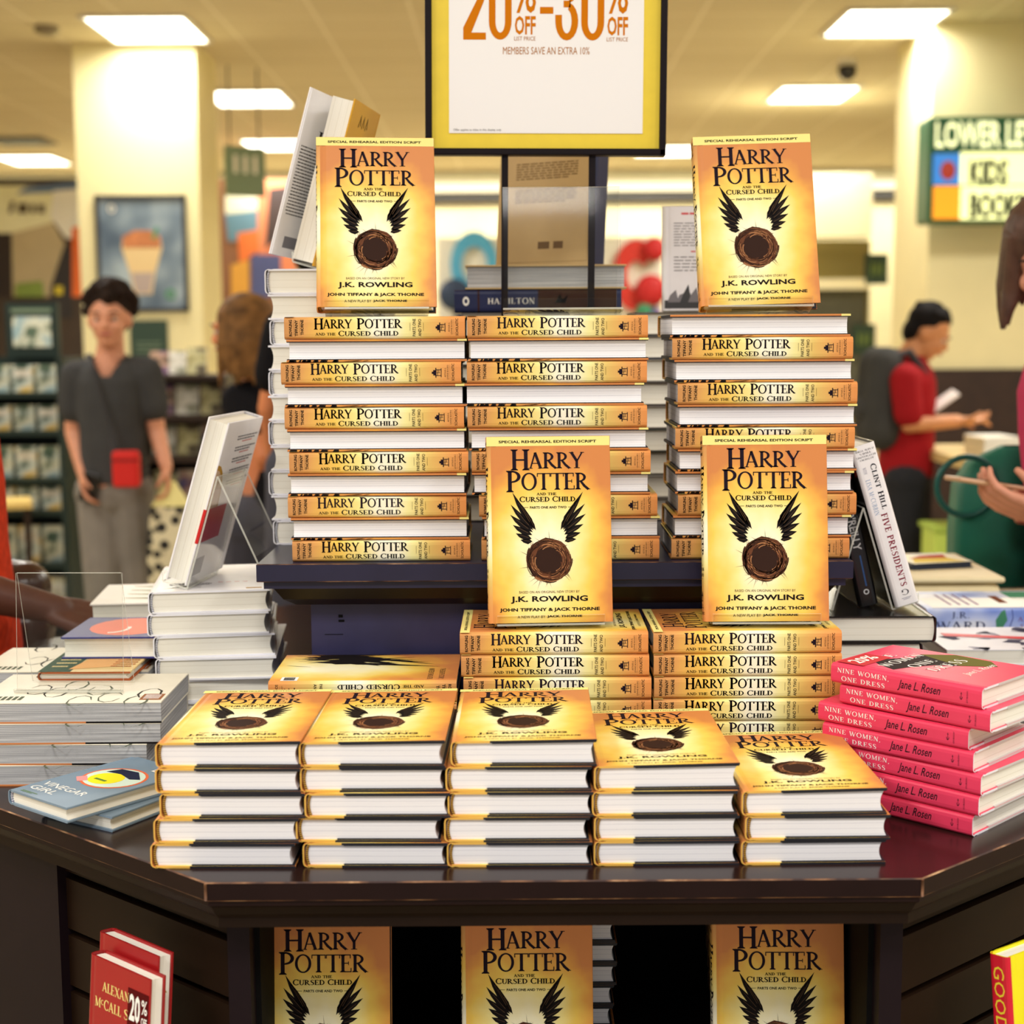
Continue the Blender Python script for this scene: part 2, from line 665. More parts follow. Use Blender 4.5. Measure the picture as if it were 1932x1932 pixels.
b.build('print', [m_poster, mat('drink_cream', (226, 196, 140), .5), mat('drink_cocoa', (190, 120, 74), .5, .3, .3, 30),
                  mat('leaf_green', (70, 140, 90), .5), mat('drink_glass', (178, 160, 150), .5), m_white_trim], t)
t = thing('notice_sign', 'small dark green sign low on the cream pillar behind the boy', 'sign', (-2.535, 10.54, 1.47))
m_dkgreen = mat('dark_green_board', (44, 66, 52), .5)
b = MB(); b.box(-.13, .13, -.02, .01, -.14, .14); b.build('board', m_dkgreen, t)
b = MB(); [b.box(-.09, .09, -.022, -.019, -.02 - k * .03, -.01 - k * .03) for k in range(3)]; b.build('print_lines', mat('pale_green', (110, 128, 104)), t)

# lit directional sign on the right pier
t = thing('lit_store_sign', 'green lit box sign reading LOWER LEVEL KIDS BOOKS on the right wall', 'sign')
p0, p1 = atY(1750, 420, 9.6), atY(1750, 219, 9.6)
sx0, sx1, sz0, sz1 = p0.x, p0.x + .92, p0.z, p1.z
m_green = mat('sign_green', (32, 92, 58), .4)
m_lit = mat('sign_lit_panel', (250, 252, 190), .4, emit=(250, 255, 170), estr=.9)
m_litw = mat('sign_lit_letters', (250, 252, 205), .4, emit=(246, 252, 190), estr=1.0)
b = MB()
b.box(sx0, sx1, 9.6, 9.9, sz0, sz1)
b.build('housing', m_green, t, bevel=.02)


def zx(px, py):
    q = atY(px, py, 9.595)
    return q.x, q.z


def signrect(b, x0, y0, x1, y1, m, d=0):
    a, c = zx(x0, y0), zx(x1, y1)
    b.box(a[0], c[0], 9.59 - d, 9.598, c[1], a[1], m)


b = MB(); signrect(b, 1812, 287, 2000, 348, 0); signrect(b, 1812, 352, 2000, 413, 0); b.build('lit_panel', m_lit, t)
b = MB(); signrect(b, 1761, 290, 1811, 348, 0)
q = zx(1788, 322)
b.ball((q[0], 9.588, q[1]), (.05, .006, .06), 1, 10, 6)
b.build('icon_tile', [mat('tile_blue', (60, 130, 210), .4, emit=(50, 130, 215), estr=.5), mat('icon_red', (200, 70, 50), .5)], t, label='blue tile with a red figure')
b = MB(); signrect(b, 1761, 351, 1811, 413, 0); b.build('icon_tile', mat('tile_orange', (245, 165, 30), .4, emit=(245, 150, 20), estr=.6), t, label='orange tile')
b = MB()


def signtext(b, txt, x0, x1, y0, y1, bold=.01, m=0):
    a, c = zx(x0, y1), zx(x1, y0)
    b.polys(fit(heavy(sans(txt, bold), .07, .03) if m == 0 and txt != 'LOWER LEVEL' else sans(txt, bold), a[0], c[0], a[1], c[1]), lambda u, v: (u, 9.586, v), m)


signtext(b, 'LOWER LEVEL', 1764, 1990, 228, 279, .02)
b.build('lettering', m_litw, t, label='pale lit letters')
b = MB()
signtext(b, 'KIDS', 1828, 1902, 301, 349, .02)
signtext(b, 'BOOKS', 1828, 1935, 364, 412, .02)
b.build('lettering', mat('sign_dark_letters', (20, 34, 16), .5), t, label='dark letters')
# dark sign boards in the alcove
for px, py, lab in ((1653, 508, 'upper dark green sign board in the olive alcove'), (1629, 640, 'lower dark green sign board under the alcove ledge')):
    q = atY(px, py, 13.12)
    t = thing('notice_sign', lab, 'sign', q)
    b = MB(); b.box(-.1, .1, -.02, .02, -.13, .13); b.build('board', m_dkgreen, t)
    b = MB(); [b.box(-.05 + .04 * k, -.03 + .04 * k, -.023, -.019, -.05, .05) for k in range(3)]; b.build('lettering', mat('olive_letters', (110, 130, 60)), t)

# hanging aisle sign left of the pillar
q = atY(462, 320, 11.5)
t = thing('aisle_sign', 'grey green hanging aisle sign right of the cream pillar', 'sign', q, (0, 0, R(35)))
b = MB(); b.box(-.16, .16, -.02, .02, -.2, .17); b.build('board', mat('aisle_green', (120, 138, 112), .5), t)
b = MB(); [b.box(-.1 + .08 * k, -.07 + .08 * k, -.024, -.019, -.03, .1) for k in range(3)]; b.build('lettering', m_white_trim, t)
b = MB(); b.tube([(-.12, 0, .17), (-.12, 0, CEIL - q.z)], .006, 6); b.tube([(.12, 0, .17), (.12, 0, CEIL - q.z)], .006, 6); b.build('hanger_rods', m_black, t)

# murals on the far left wall
def C(*c):
    c = tuple(min(255, int(v * 1.22 + 8)) for v in c)
    return mat('mural_%d_%d_%d' % c, c, .6, .2, .12, 2)



def mural(name, label, Y, pieces, x0, y0, x1, y1, base):
    t = thing(name, label, 'mural')
    a, c = atY(x0, y1, Y), atY(x1, y0, Y)
    b = MB(); b.box(a.x, c.x, Y, Y + .06, a.z, c.z); b.build('panel', base, t)
    b = MB(); ms = []
    for k, (pts, col) in enumerate(pieces):
        mm = C(*col)
        if mm not in ms:
            ms.append(mm)
        b.face([atY(px, py, Y - .006 - .002 * k) for px, py in pts], ms.index(mm))
    b.build('painted_shapes', ms, t)


mural('wall_mural', 'large painted mural of cream, black and orange shapes at far left', 15.5, [
    ([(-40, 350), (100, 350), (100, 440), (-40, 440)], (214, 204, 172)),
    ([(50, 352), (180, 340), (180, 360), (30, 366)], (84, 104, 140)),
    ([(100, 360), (152, 356), (152, 450), (125, 450), (95, 410)], (206, 222, 232)),
    ([(152, 356), (180, 356), (180, 560), (150, 560)], (196, 92, 52)),
    ([(22, 440), (100, 420), (122, 460), (96, 560), (24, 560)], (158, 146, 122)),
    ([(-40, 440), (22, 440), (24, 560), (-40, 560)], (44, 38, 40)),
    ([(122, 460), (136, 470), (136, 600), (92, 600), (96, 540)], (48, 46, 50)),
    ([(136, 430), (158, 425), (158, 560), (136, 560)], (206, 96, 50)),
    ([(20, 380), (28, 380), (22, 402), (16, 402)], (70, 60, 50)), ([(34, 384), (52, 384), (52, 402), (34, 402)], (80, 70, 58)),
    ([(58, 386), (66, 386), (66, 402), (58, 402)], (70, 62, 52)), ([(72, 386), (84, 386), (84, 402), (72, 402)], (80, 70, 58)),
    ([(30, 535), (80, 530), (84, 560), (28, 560)], (108, 128, 66)), ([(104, 540), (118, 540), (118, 556), (104, 556)], (190, 176, 60)),
], -60, 336, 180, 900, C(60, 52, 48))
mural('wall_mural', 'painted mural of orange and green shapes right of the cream pillar', 16.0, [
    ([(425, 350), (500, 340), (500, 400), (425, 410)], (224, 214, 170)),
    ([(425, 404), (490, 396), (486, 450), (430, 456)], (86, 118, 132)),
    ([(486, 340), (600, 340), (600, 520), (486, 520)], (206, 120, 84)),
    ([(448, 440), (486, 434), (490, 470), (452, 500)], (206, 104, 52)),
    ([(474, 480), (530, 480), (530, 560), (474, 560)], (72, 78, 118)),
    ([(508, 356), (560, 350), (560, 420), (500, 470)], (62, 52, 50)),
    ([(436, 500), (470, 490), (470, 560), (436, 560)], (190, 140, 60)),
    ([(560, 340), (590, 340), (590, 560), (560, 560)], (104, 128, 104)),
], 425, 336, 604, 900, C(120, 84, 60))

# kids corner board on the back wall
Yk = 14.5
t = thing('kids_display_board', 'white board with big rounded blue and red letter shapes beyond the table sign', 'sign')
a, c = atY(826, 640, Yk), atY(1250, 446, Yk)
b = MB(); b.box(a.x, c.x, Yk, Yk + .08, a.z, c.z); b.build('board', mat('board_white', (236, 232, 216), .6), t)


def ring(px, py, rx, ry, th, m, name, a0=0, a1=360):
    q = atY(px, py, Yk)
    s = Yk / FPX
    b = MB()
    pr = []
    for k in range(25):
        an = R(a0 + (a1 - a0) * k / 24)
        pr.append([(q.x + rr * s * math.cos(an), Yk - d, q.z + rr * ry / rx * s * math.sin(an))
                   for rr, d in ((rx, .0), (rx, .06), (rx - th, .06), (rx - th, .0))])
    b.grid(pr, 0, False, True)
    b.build(name, m, t)


for xx in (a.x + .1, c.x - .14):
    b = MB(); b.box(xx, xx + .04, Yk + .02, Yk + .06, 0, a.z); b.build('post', m_white_trim, t)
ring(895, 500, 44, 62, 20, mat('letter_blue', (84, 168, 206), .5), 'letter_shape')
ring(1200, 520, 44, 66, 26, mat('letter_red', (206, 52, 40), .5), 'letter_shape', 40, 330)
for px, py, r_, k in ((858, 556, 30, 0), (884, 590, 26, 0), (1235, 470, 22, 1), (1228, 548, 30, 1), (1216, 590, 18, 2), (1236, 598, 16, 3)):
    q = atY(px, py, Yk - .1)
    b = MB()
    b.ball(q, (r_ * Yk / FPX, .06, r_ * Yk / FPX), k, 12, 8)
    b.build('round_shape', [mat('shape_navy', (42, 58, 84), .6), mat('shape_red', (190, 34, 36), .6), mat('shape_green', (60, 140, 100), .6), mat('shape_purple', (96, 70, 150), .6)], t)
# ---------------------------------------------------------------- display table, octagonal, with a shelf below
m_top = mat('table_top_stain', (38, 22, 19), .22, .35, .12, 9)
m_edge = mat('table_edge_stain', (30, 16, 15), .45, .12, .15, 14)
m_apron = mat('table_apron_stain', (28, 16, 9), .5, .12, .15, 10)
m_post = mat('table_post_stain', (26, 16, 21), .5, .12, .1, 10)
m_slat = mat('slat_stain', (30, 17, 8), .5, .12, .15, 10)
m_dark = mat('shelf_black', (8, 7, 8), .7, .1)
m_worn = mat('worn_edge', (60, 38, 30), .5, .3)
nt, N, L, B = nodes_of(m_worn)
tc = N.new('ShaderNodeTexCoord')
no = N.new('ShaderNodeTexNoise')
no.inputs['Scale'].default_value = 26
no.inputs['Detail'].default_value = 6
L.new(tc.outputs['Object'], no.inputs['Vector'])
L.new(ramp(nt, no.outputs['Fac'], [(.42, (52, 32, 30)), (.56, (120, 82, 56)), (.7, (190, 150, 110))]), B.inputs['Base Color'])

YF = 1.505
XL, XR = -.323, .427
DX, DY = .575, .482     # run of the slanting sides (40 degrees)
YB = 3.25


def octo(ins, z=None):
    """table outline moved inwards"""
    k = ins * .36
    p = [(XL + k, YF + ins), (XR - k, YF + ins), (XR + DX - ins, YF + DY + k), (XR + DX - ins, YB - DY), (XR - k, YB - ins), (XL + k, YB - ins),
         (XL - DX + ins, YB - DY), (XL - DX + ins, YF + DY + k)]
    return p


table = thing('display_table', 'dark stained octagonal wooden display table carrying all the front book stacks', 'table', (.052, 2.38, 0))
TM = Matrix.Translation((-.052, -2.38, 0))


def tpart(b, name, m, label=None):
    b.v = [tuple(TM @ Vector(p)) for p in b.v]
    return b.build(name, m, table, label)


def ringband(b, o0, z0, o1, z1, m):
    n = len(o0)
    for k in range(n):
        l = (k + 1) % n
        b.face([(*o0[k], z0), (*o0[l], z0), (*o1[l], z1), (*o1[k], z1)], m)


b = MB()
e = .0014
b.face([(*p, ZT) for p in octo(e)], 0)
ringband(b, octo(e), ZT, octo(0), ZT - e, 2)
ringband(b, octo(0), ZT - e, octo(0), ZT - .021 + e, 1)
ringband(b, octo(0), ZT - .021 + e, octo(e), ZT - .021, 2)
b.face([(*p, ZT - .021) for p in reversed(octo(e))], 1)
for s, (X0, Y0) in ((-1, (XL, YF)), (1, (XR, YF))):        # worn corner arrises
    b.tube([(X0 + s * .0002, Y0 - .0002, ZT - .0015), (X0 + s * .0002, Y0 - .0002, ZT - .0195)], .0016, 6, 2)
tpart(b, 'tabletop', [m_top, m_edge, m_worn])
b = MB()
zz = ZT - .021
prev = octo(.004)
for ins, dz in ((.004, .006), (.010, .010), (.016, .020), (.022, .026)):
    o1 = octo(ins)
    ringband(b, prev, zz, o1, ZT - .021 - dz, 0 if dz < .008 else 1)
    prev, zz = o1, ZT - .021 - dz
ringband(b, prev, zz, octo(.022), ZT - .058, 1)
ringband(b, octo(.022), ZT - .058, octo(.06), ZT - .058, 1)
tpart(b, 'moulding', [m_edge, m_apron])
# posts at both ends of the open shelf
zA = ZT - .05
pl0, pl1 = atY(430, 1820, 1.57), atY(472, 1820, 1.57)
pr0, pr1 = atY(1660, 1820, 1.57), atY(1702, 1820, 1.57)
for x0, x1 in ((pl0.x, pl1.x), (pr0.x, pr1.x)):
    b = MB(); b.box(x0, x1, 1.57, 1.66, .05, zA); tpart(b, 'corner_post', m_post)
b = MB()
b.box(pl1.x, pr0.x, 2.05, 2.07, .05, zA); tpart(b, 'shelf_back', m_dark)
for x0, x1 in ((pl1.x, pl1.x + .006), (pr0.x - .006, pr0.x)):
    b = MB(); b.box(x0, x1, 1.60, 2.05, .05, zA); tpart(b, 'shelf_side', m_dark)
ztop = atY(1000, 1752, 1.675).z
ZSH = ztop - .234 * math.cos(R(7))
b = MB(); b.box(pl1.x, pr0.x, 1.58, 2.05, ZSH - .03, ZSH); tpart(b, 'shelf_board', m_post)
b = MB(); b.box(pl1.x, pr0.x, 1.60, 2.05, zA - .012, zA); tpart(b, 'shelf_ceiling', m_dark)


def slatwall(s, X0, Y0, run, label):
    d = Vector((s * .766, .643, 0))
    nrm = Vector((s * .643, -.766, 0))
    M = Matrix(((d.x, nrm.x, 0, X0), (d.y, nrm.y, 0, Y0), (0, 0, 1, 0), (0, 0, 0, 1)))
    b = MB()
    b.box(0, run, -.03, -.012, .05, zA, 1, M)
    z = zA
    z1 = zA - .035
    while z > .1:
        b.box(0, run, -.012, 0, max(z1, .05), z - .0, 0, M)
        z = z1 - .009
        z1 = z - .0645
    tpart(b, 'slat_panel', [m_slat, m_dark], label)
    return M


ML = slatwall(-1, pl0.x, 1.575, .31, 'slotted wooden panel under the left slanting edge')
MR = slatwall(1, pr1.x, 1.575, .56, 'slotted wooden panel under the right slanting edge')
b = MB(); b.box(.31, .56, -.05, .012, .05, zA, 0, ML); tpart(b, 'corner_post', m_post)
b = MB()
b.box(-.8, -.7, 2.0, 2.9, .05, zA); b.box(.8, .9, 2.0, 2.9, .05, zA); b.box(-.4, .5, 3.1, 3.2, .05, zA)
tpart(b, 'rear_panels', m_post)
b = MB(); b.prism(octo(.1), 0, .05, lambda a, c, d: (a, c, d)); tpart(b, 'plinth', m_dark)

# ---------------------------------------------------------------- riser standing in the middle of the table
m_navy = mat('riser_navy_paint', (36, 34, 58), .35, .35, .12, 18)
m_navy2 = mat('riser_face_paint', (48, 46, 80), .42, .35, .1, 25)
m_brown = mat('riser_brown_stain', (26, 15, 12), .45, .4, .1, 12)
RX0, RX1, RY0, RY1 = -.335, .446, 1.93, 2.88
riser = thing('display_riser', 'dark navy painted wooden riser standing in the middle of the display table', 'riser', (.055, 2.40, ZT))
TR = Matrix.Translation((-.055, -2.40, -ZT))


def rpart(b, name, m, label=None):
    b.v = [tuple(TR @ Vector(p)) for p in b.v]
    return b.build(name, m, riser, label)


def rect(i):
    return [(RX0 + i, RY0 + i), (RX1 - i, RY0 + i), (RX1 - i, RY1 - i), (RX0 + i, RY1 - i)]


b = MB()
b.face([(*p, ZS) for p in rect(.001)], 0)
ringband(b, rect(.001), ZS, rect(0), ZS - .001, 1)
ringband(b, rect(0), ZS - .001, rect(0), ZS - .023, 0)
ringband(b, rect(0), ZS - .023, rect(.001), ZS - .024, 1)
b.face([(*p, ZS - .024) for p in reversed(rect(.001))], 0)
rpart(b, 'top_board', [m_navy, m_worn])
b = MB()
ringband(b, rect(.008), ZS - .024, rect(.008), ZS - .034, 0)
b.face([(*p, ZS - .034) for p in reversed(rect(.008))], 0)
rpart(b, 'moulding', m_navy)
b = MB()
ringband(b, rect(.018), ZS - .034, rect(.03), ZS - .052, 0)
ringband(b, rect(.03), ZS - .052, rect(.045), ZS - .062, 0)
b.face([(*p, ZS - .062) for p in reversed(rect(.045))], 0)
rpart(b, 'cornice', m_brown)
b = MB()
b.prism(rect(.062), ZT, ZS - .05, lambda a, c, d: (a, c, d))
b.box(-.236, -.228, RY0 + .0612, RY0 + .062, ZS - .089, ZS - .086, 1)     # two scuffs
b.box(-.236, -.230, RY0 + .0612, RY0 + .062, ZS - .083, ZS - .079, 1)
b.box(-.255, -.23, RY0 + .0612, RY0 + .062, ZS - .1065, ZS - .1058, 1)
rpart(b, 'body', [m_navy2, m_dark])

# ---------------------------------------------------------------- books
m_page = mat('book_pages', (238, 235, 234), .8, .2)


def page_material(name, c0, c1, lines=5, T=.029, fine=.5):
    m = mat(name, c0, .8, .15)
    nt, N, L, B = nodes_of(m)
    tc = N.new('ShaderNodeTexCoord')
    sp = N.new('ShaderNodeSeparateXYZ')
    L.new(tc.outputs['Object'], sp.inputs[0])
    mp = N.new('ShaderNodeMapping')
    mp.inputs['Scale'].default_value = (7, 7, 1600)
    L.new(tc.outputs['Object'], mp.inputs['Vector'])
    n = N.new('ShaderNodeTexNoise')
    n.inputs['Scale'].default_value = 1
    n.inputs['Detail'].default_value = 3
    L.new(mp.outputs['Vector'], n.inputs['Vector'])
    n2 = N.new('ShaderNodeTexNoise')
    n2.inputs['Scale'].default_value = 14
    L.new(tc.outputs['Object'], n2.inputs['Vector'])
    wob = math_node(nt, 'MULTIPLY', n2.outputs['Fac'], .0012)
    z = math_node(nt, 'ADD', sp.outputs['Z'], wob)
    fr = math_node(nt, 'FRACT', math_node(nt, 'MULTIPLY', z, lines / T))
    ln = math_node(nt, 'LESS_THAN', fr, .05)
    f = math_node(nt, 'ADD', math_node(nt, 'MULTIPLY', n.outputs['Fac'], fine), math_node(nt, 'MULTIPLY', ln, .75), True)
    L.new(ramp(nt, f, [(.1, c0), (1.0, c1)]), B.inputs['Base Color'])
    return m


pg_white = page_material('pages_white', (240, 238, 240), (176, 174, 186), 4.6, .029, .3)
pg_cream = page_material('pages_cream', (240, 237, 226), (214, 208, 192), 3, .03, .5)
pg_grey = page_material('pages_art_paper', (236, 236, 236), (104, 106, 112), 7, .032, 1.25)


def band_material(name, c0, c1, n=420):
    m = mat(name, c0, .7, .2)
    nt, N, L, B = nodes_of(m)
    tc = N.new('ShaderNodeTexCoord')
    sp = N.new('ShaderNodeSeparateXYZ')
    L.new(tc.outputs['Object'], sp.inputs[0])
    fr = math_node(nt, 'FRACT', math_node(nt, 'MULTIPLY', sp.outputs['Z'], n))
    L.new(ramp(nt, math_node(nt, 'GREATER_THAN', fr, .5), [(0, c0), (1, c1)]), B.inputs['Base Color'])
    return m


hb_gold = band_material('headband_gold', (196, 150, 60), (54, 34, 26))
hb_navy = band_material('headband_navy', (232, 232, 236), (40, 44, 84))


def spine_profile(W, T, r=.0035):
    x = -W / 2
    return [(x + .0055, 0), (x + .002, r * .45), (x + .0005, r), (x, r * 2), (x, T - r * 2), (x + .0005, T - r), (x + .002, T - r * .45), (x + .0055, T)]


def spine_x(prof, z):
    for (x0, z0), (x1, z1) in zip(prof, prof[1:]):
        if z <= z1:
            return x0 + (x1 - x0) * (z - z0) / (z1 - z0)
    return prof[-1][0]


def make_book(name, label, cat, W, H, T, m_front, m_spine, m_back, m_pages, m_edge, m_band=None, art_front=None, art_spine=None,
              art_back=None, flap=None, bt=.0026, over=.0032, inks=(), m_case=None, paperback=False):
    """lies on its back cover, spine at -x, head at +y, origin under the middle; parts are children"""
    t = thing(name, label, cat)
    prof = spine_profile(W, T)
    yv = lambda a, c, d: (a, d, c)
    hx = -W / 2 + .0055
    for side in (0, 1):
        b = MB()
        zo = (lambda z: T - z) if side else (lambda z: z)
        xs = -W / 2 + .27 * W
        near = [(hx, 0), (hx + .0035, .0007), (hx + .008, 0), (xs, 0), (xs, bt), (hx, bt)]
        far = [(xs, 0), (W / 2 - .0006, 0), (W / 2, .0006), (W / 2, bt - .0004), (W / 2 - .0006, bt), (xs, bt)]
        b.prism([(x, zo(z)) for x, z in near], -H / 2, H / 2, yv, 0, mcap=1)
        b.prism([(x, zo(z)) for x, z in far], -H / 2, H / 2, yv, 0, mcap=2 if flap else 1)
        art = art_front if side else art_back
        mats = [m_front if side else m_back, m_edge, flap or m_edge] + list(inks)
        if art:
            if side:
                art(b, lambda u, v, k=0: (u * W - W / 2, v * H - H / 2, T + .00015 + k * .00012), W, H, T)
            else:
                art(b, lambda u, v, k=0: (W / 2 - u * W, v * H - H / 2, -.00015 - k * .00012), W, H, T)
        o = b.build('front_cover' if side else 'back_cover', mats, t)
        if flap:
            b = MB()
            z0, z1 = (T - bt - .0012, T - bt) if side else (bt, bt + .0012)
            b.box(xs + .002, W / 2 - .0008, -H / 2 + .0004, H / 2 - .0004, z0, z1)
            b.build('jacket_flap', flap, o)
    b = MB()
    inner = [(x + .0016, min(max(z, .0014), T - .0014)) for x, z in prof]
    b.prism(prof + inner[::-1], -H / 2, H / 2, yv, 0, mcap=1, smooth=False)
    if art_spine:
        kn = [z for x, z in prof]
        def sp(polys, m, k=0):
            for q in clip_z(polys, kn):
                b.face([(spine_x(prof, v) - .00015 - k * .00012, H / 2 - u, v) for u, v in q], m)
        art_spine(sp, W, H, T)
    b.build('spine', [m_spine, m_edge, flap or m_edge] + list(inks), t)
    b = MB()
    x0, x1 = -W / 2 + .0045, W / 2 - over
    n = 8
    zl = [bt + (T - 2 * bt) * k / n for k in range(n + 1)]
    bul = [1 - (2 * k / n - 1) ** 2 for k in range(n + 1)]
    cc = .0 if paperback else .0035
    pr = [(x0 - .0022 * bul[k], zl[k]) for k in range(n + 1)] + [(x1 - cc * bul[k], zl[k]) for k in reversed(range(n + 1))]
    b.prism(pr, -H / 2 + over, H / 2 - over, yv, 0)
    b.build('page_block', m_pages, t)
    if m_band:
        for s in (-1, 1):
            b = MB()
            b.tube([(x0 - .0022 * bul[k] + .0018, s * (H / 2 - over + .0006), zl[k]) for k in range(n + 1)], .0017, 6)
            b.build('headband', m_band, t)
    return t


# ---- the gold and orange jacket that most stacks show
BW, BH, BT = .156, .234, .029


def jacket(name, kind):
    m = mat(name, (240, 200, 110), .42, .22)
    nt, N, L, B = nodes_of(m)
    tc = N.new('ShaderNodeTexCoord')
    sp = N.new('ShaderNodeSeparateXYZ')
    L.new(tc.outputs['Object'], sp.inputs[0])
    u = math_node(nt, 'ADD', math_node(nt, 'DIVIDE', sp.outputs['X'], BW), .5)
    v = math_node(nt, 'ADD', math_node(nt, 'DIVIDE', sp.outputs['Y'], BH), .5)
    no = N.new('ShaderNodeTexNoise')
    no.inputs['Scale'].default_value = 16
    no.inputs['Detail'].default_value = 3
    L.new(tc.outputs['Object'], no.inputs['Vector'])
    nn = math_node(nt, 'MULTIPLY', math_node(nt, 'SUBTRACT', no.outputs['Fac'], .5), .75 if kind != 'spine' else .16)
    if kind == 'spine':
        f = math_node(nt, 'ADD', v, nn)
        col = ramp(nt, f, [(.0, (220, 144, 80)), (.10, (222, 156, 88)), (.21, (222, 190, 108)), (.30, (238, 230, 160)), (.38, (247, 242, 216)), (.50, (247, 242, 218)),
                           (.60, (246, 230, 150)), (.74, (240, 198, 92)), (.88, (216, 158, 92)), (1.0, (200, 142, 86))])
    else:
        du = math_node(nt, 'DIVIDE', math_node(nt, 'SUBTRACT', u, .5), .60)
        dv = math_node(nt, 'DIVIDE', math_node(nt, 'SUBTRACT', v, .36), .62)
        d = math_node(nt, 'SQRT', math_node(nt, 'ADD', math_node(nt, 'MULTIPLY', du, du), math_node(nt, 'MULTIPLY', dv, dv)))
        f = math_node(nt, 'ADD', d, nn)
        col = ramp(nt, f, [(.2, (250, 244, 208)), (.44, (246, 230, 150)), (.66, (241, 204, 92)), (.86, (227, 162, 74)), (1.0, (206, 132, 74))])
    L.new(col, B.inputs['Base Color'])
    return m


j_front, j_spine, j_back = jacket('jacket_front', 'front'), jacket('jacket_spine', 'spine'), jacket('jacket_back', 'back')
j_edge = mat('jacket_edge_gold', (226, 178, 80), .5)
j_black = mat('jacket_flap_black', (22, 24, 34), .5, .4)
ink_title = mat('ink_title', (32, 22, 34), .45, .35)
ink_black = mat('ink_black', (26, 22, 22), .5)
ink_band = mat('ink_band', (244, 228, 142), .4)
ink_br1 = mat('ink_brown', (104, 64, 44), .5)
ink_br2 = mat('ink_dark_brown', (52, 34, 28), .5)
ink_br3 = mat('ink_tan', (168, 116, 78), .5)
ink_white = mat('ink_white', (244, 242, 236), .5)
ink_soft = mat('ink_soft_black', (86, 66, 48), .5)
INKS = (ink_title, ink_black, ink_band, ink_br1, ink_br2, ink_br3, ink_white, ink_soft)
K_TITLE, K_BLACK, K_BAND, K_B1, K_B2, K_B3, K_WHITE, K_SOFT = range(3, 11)


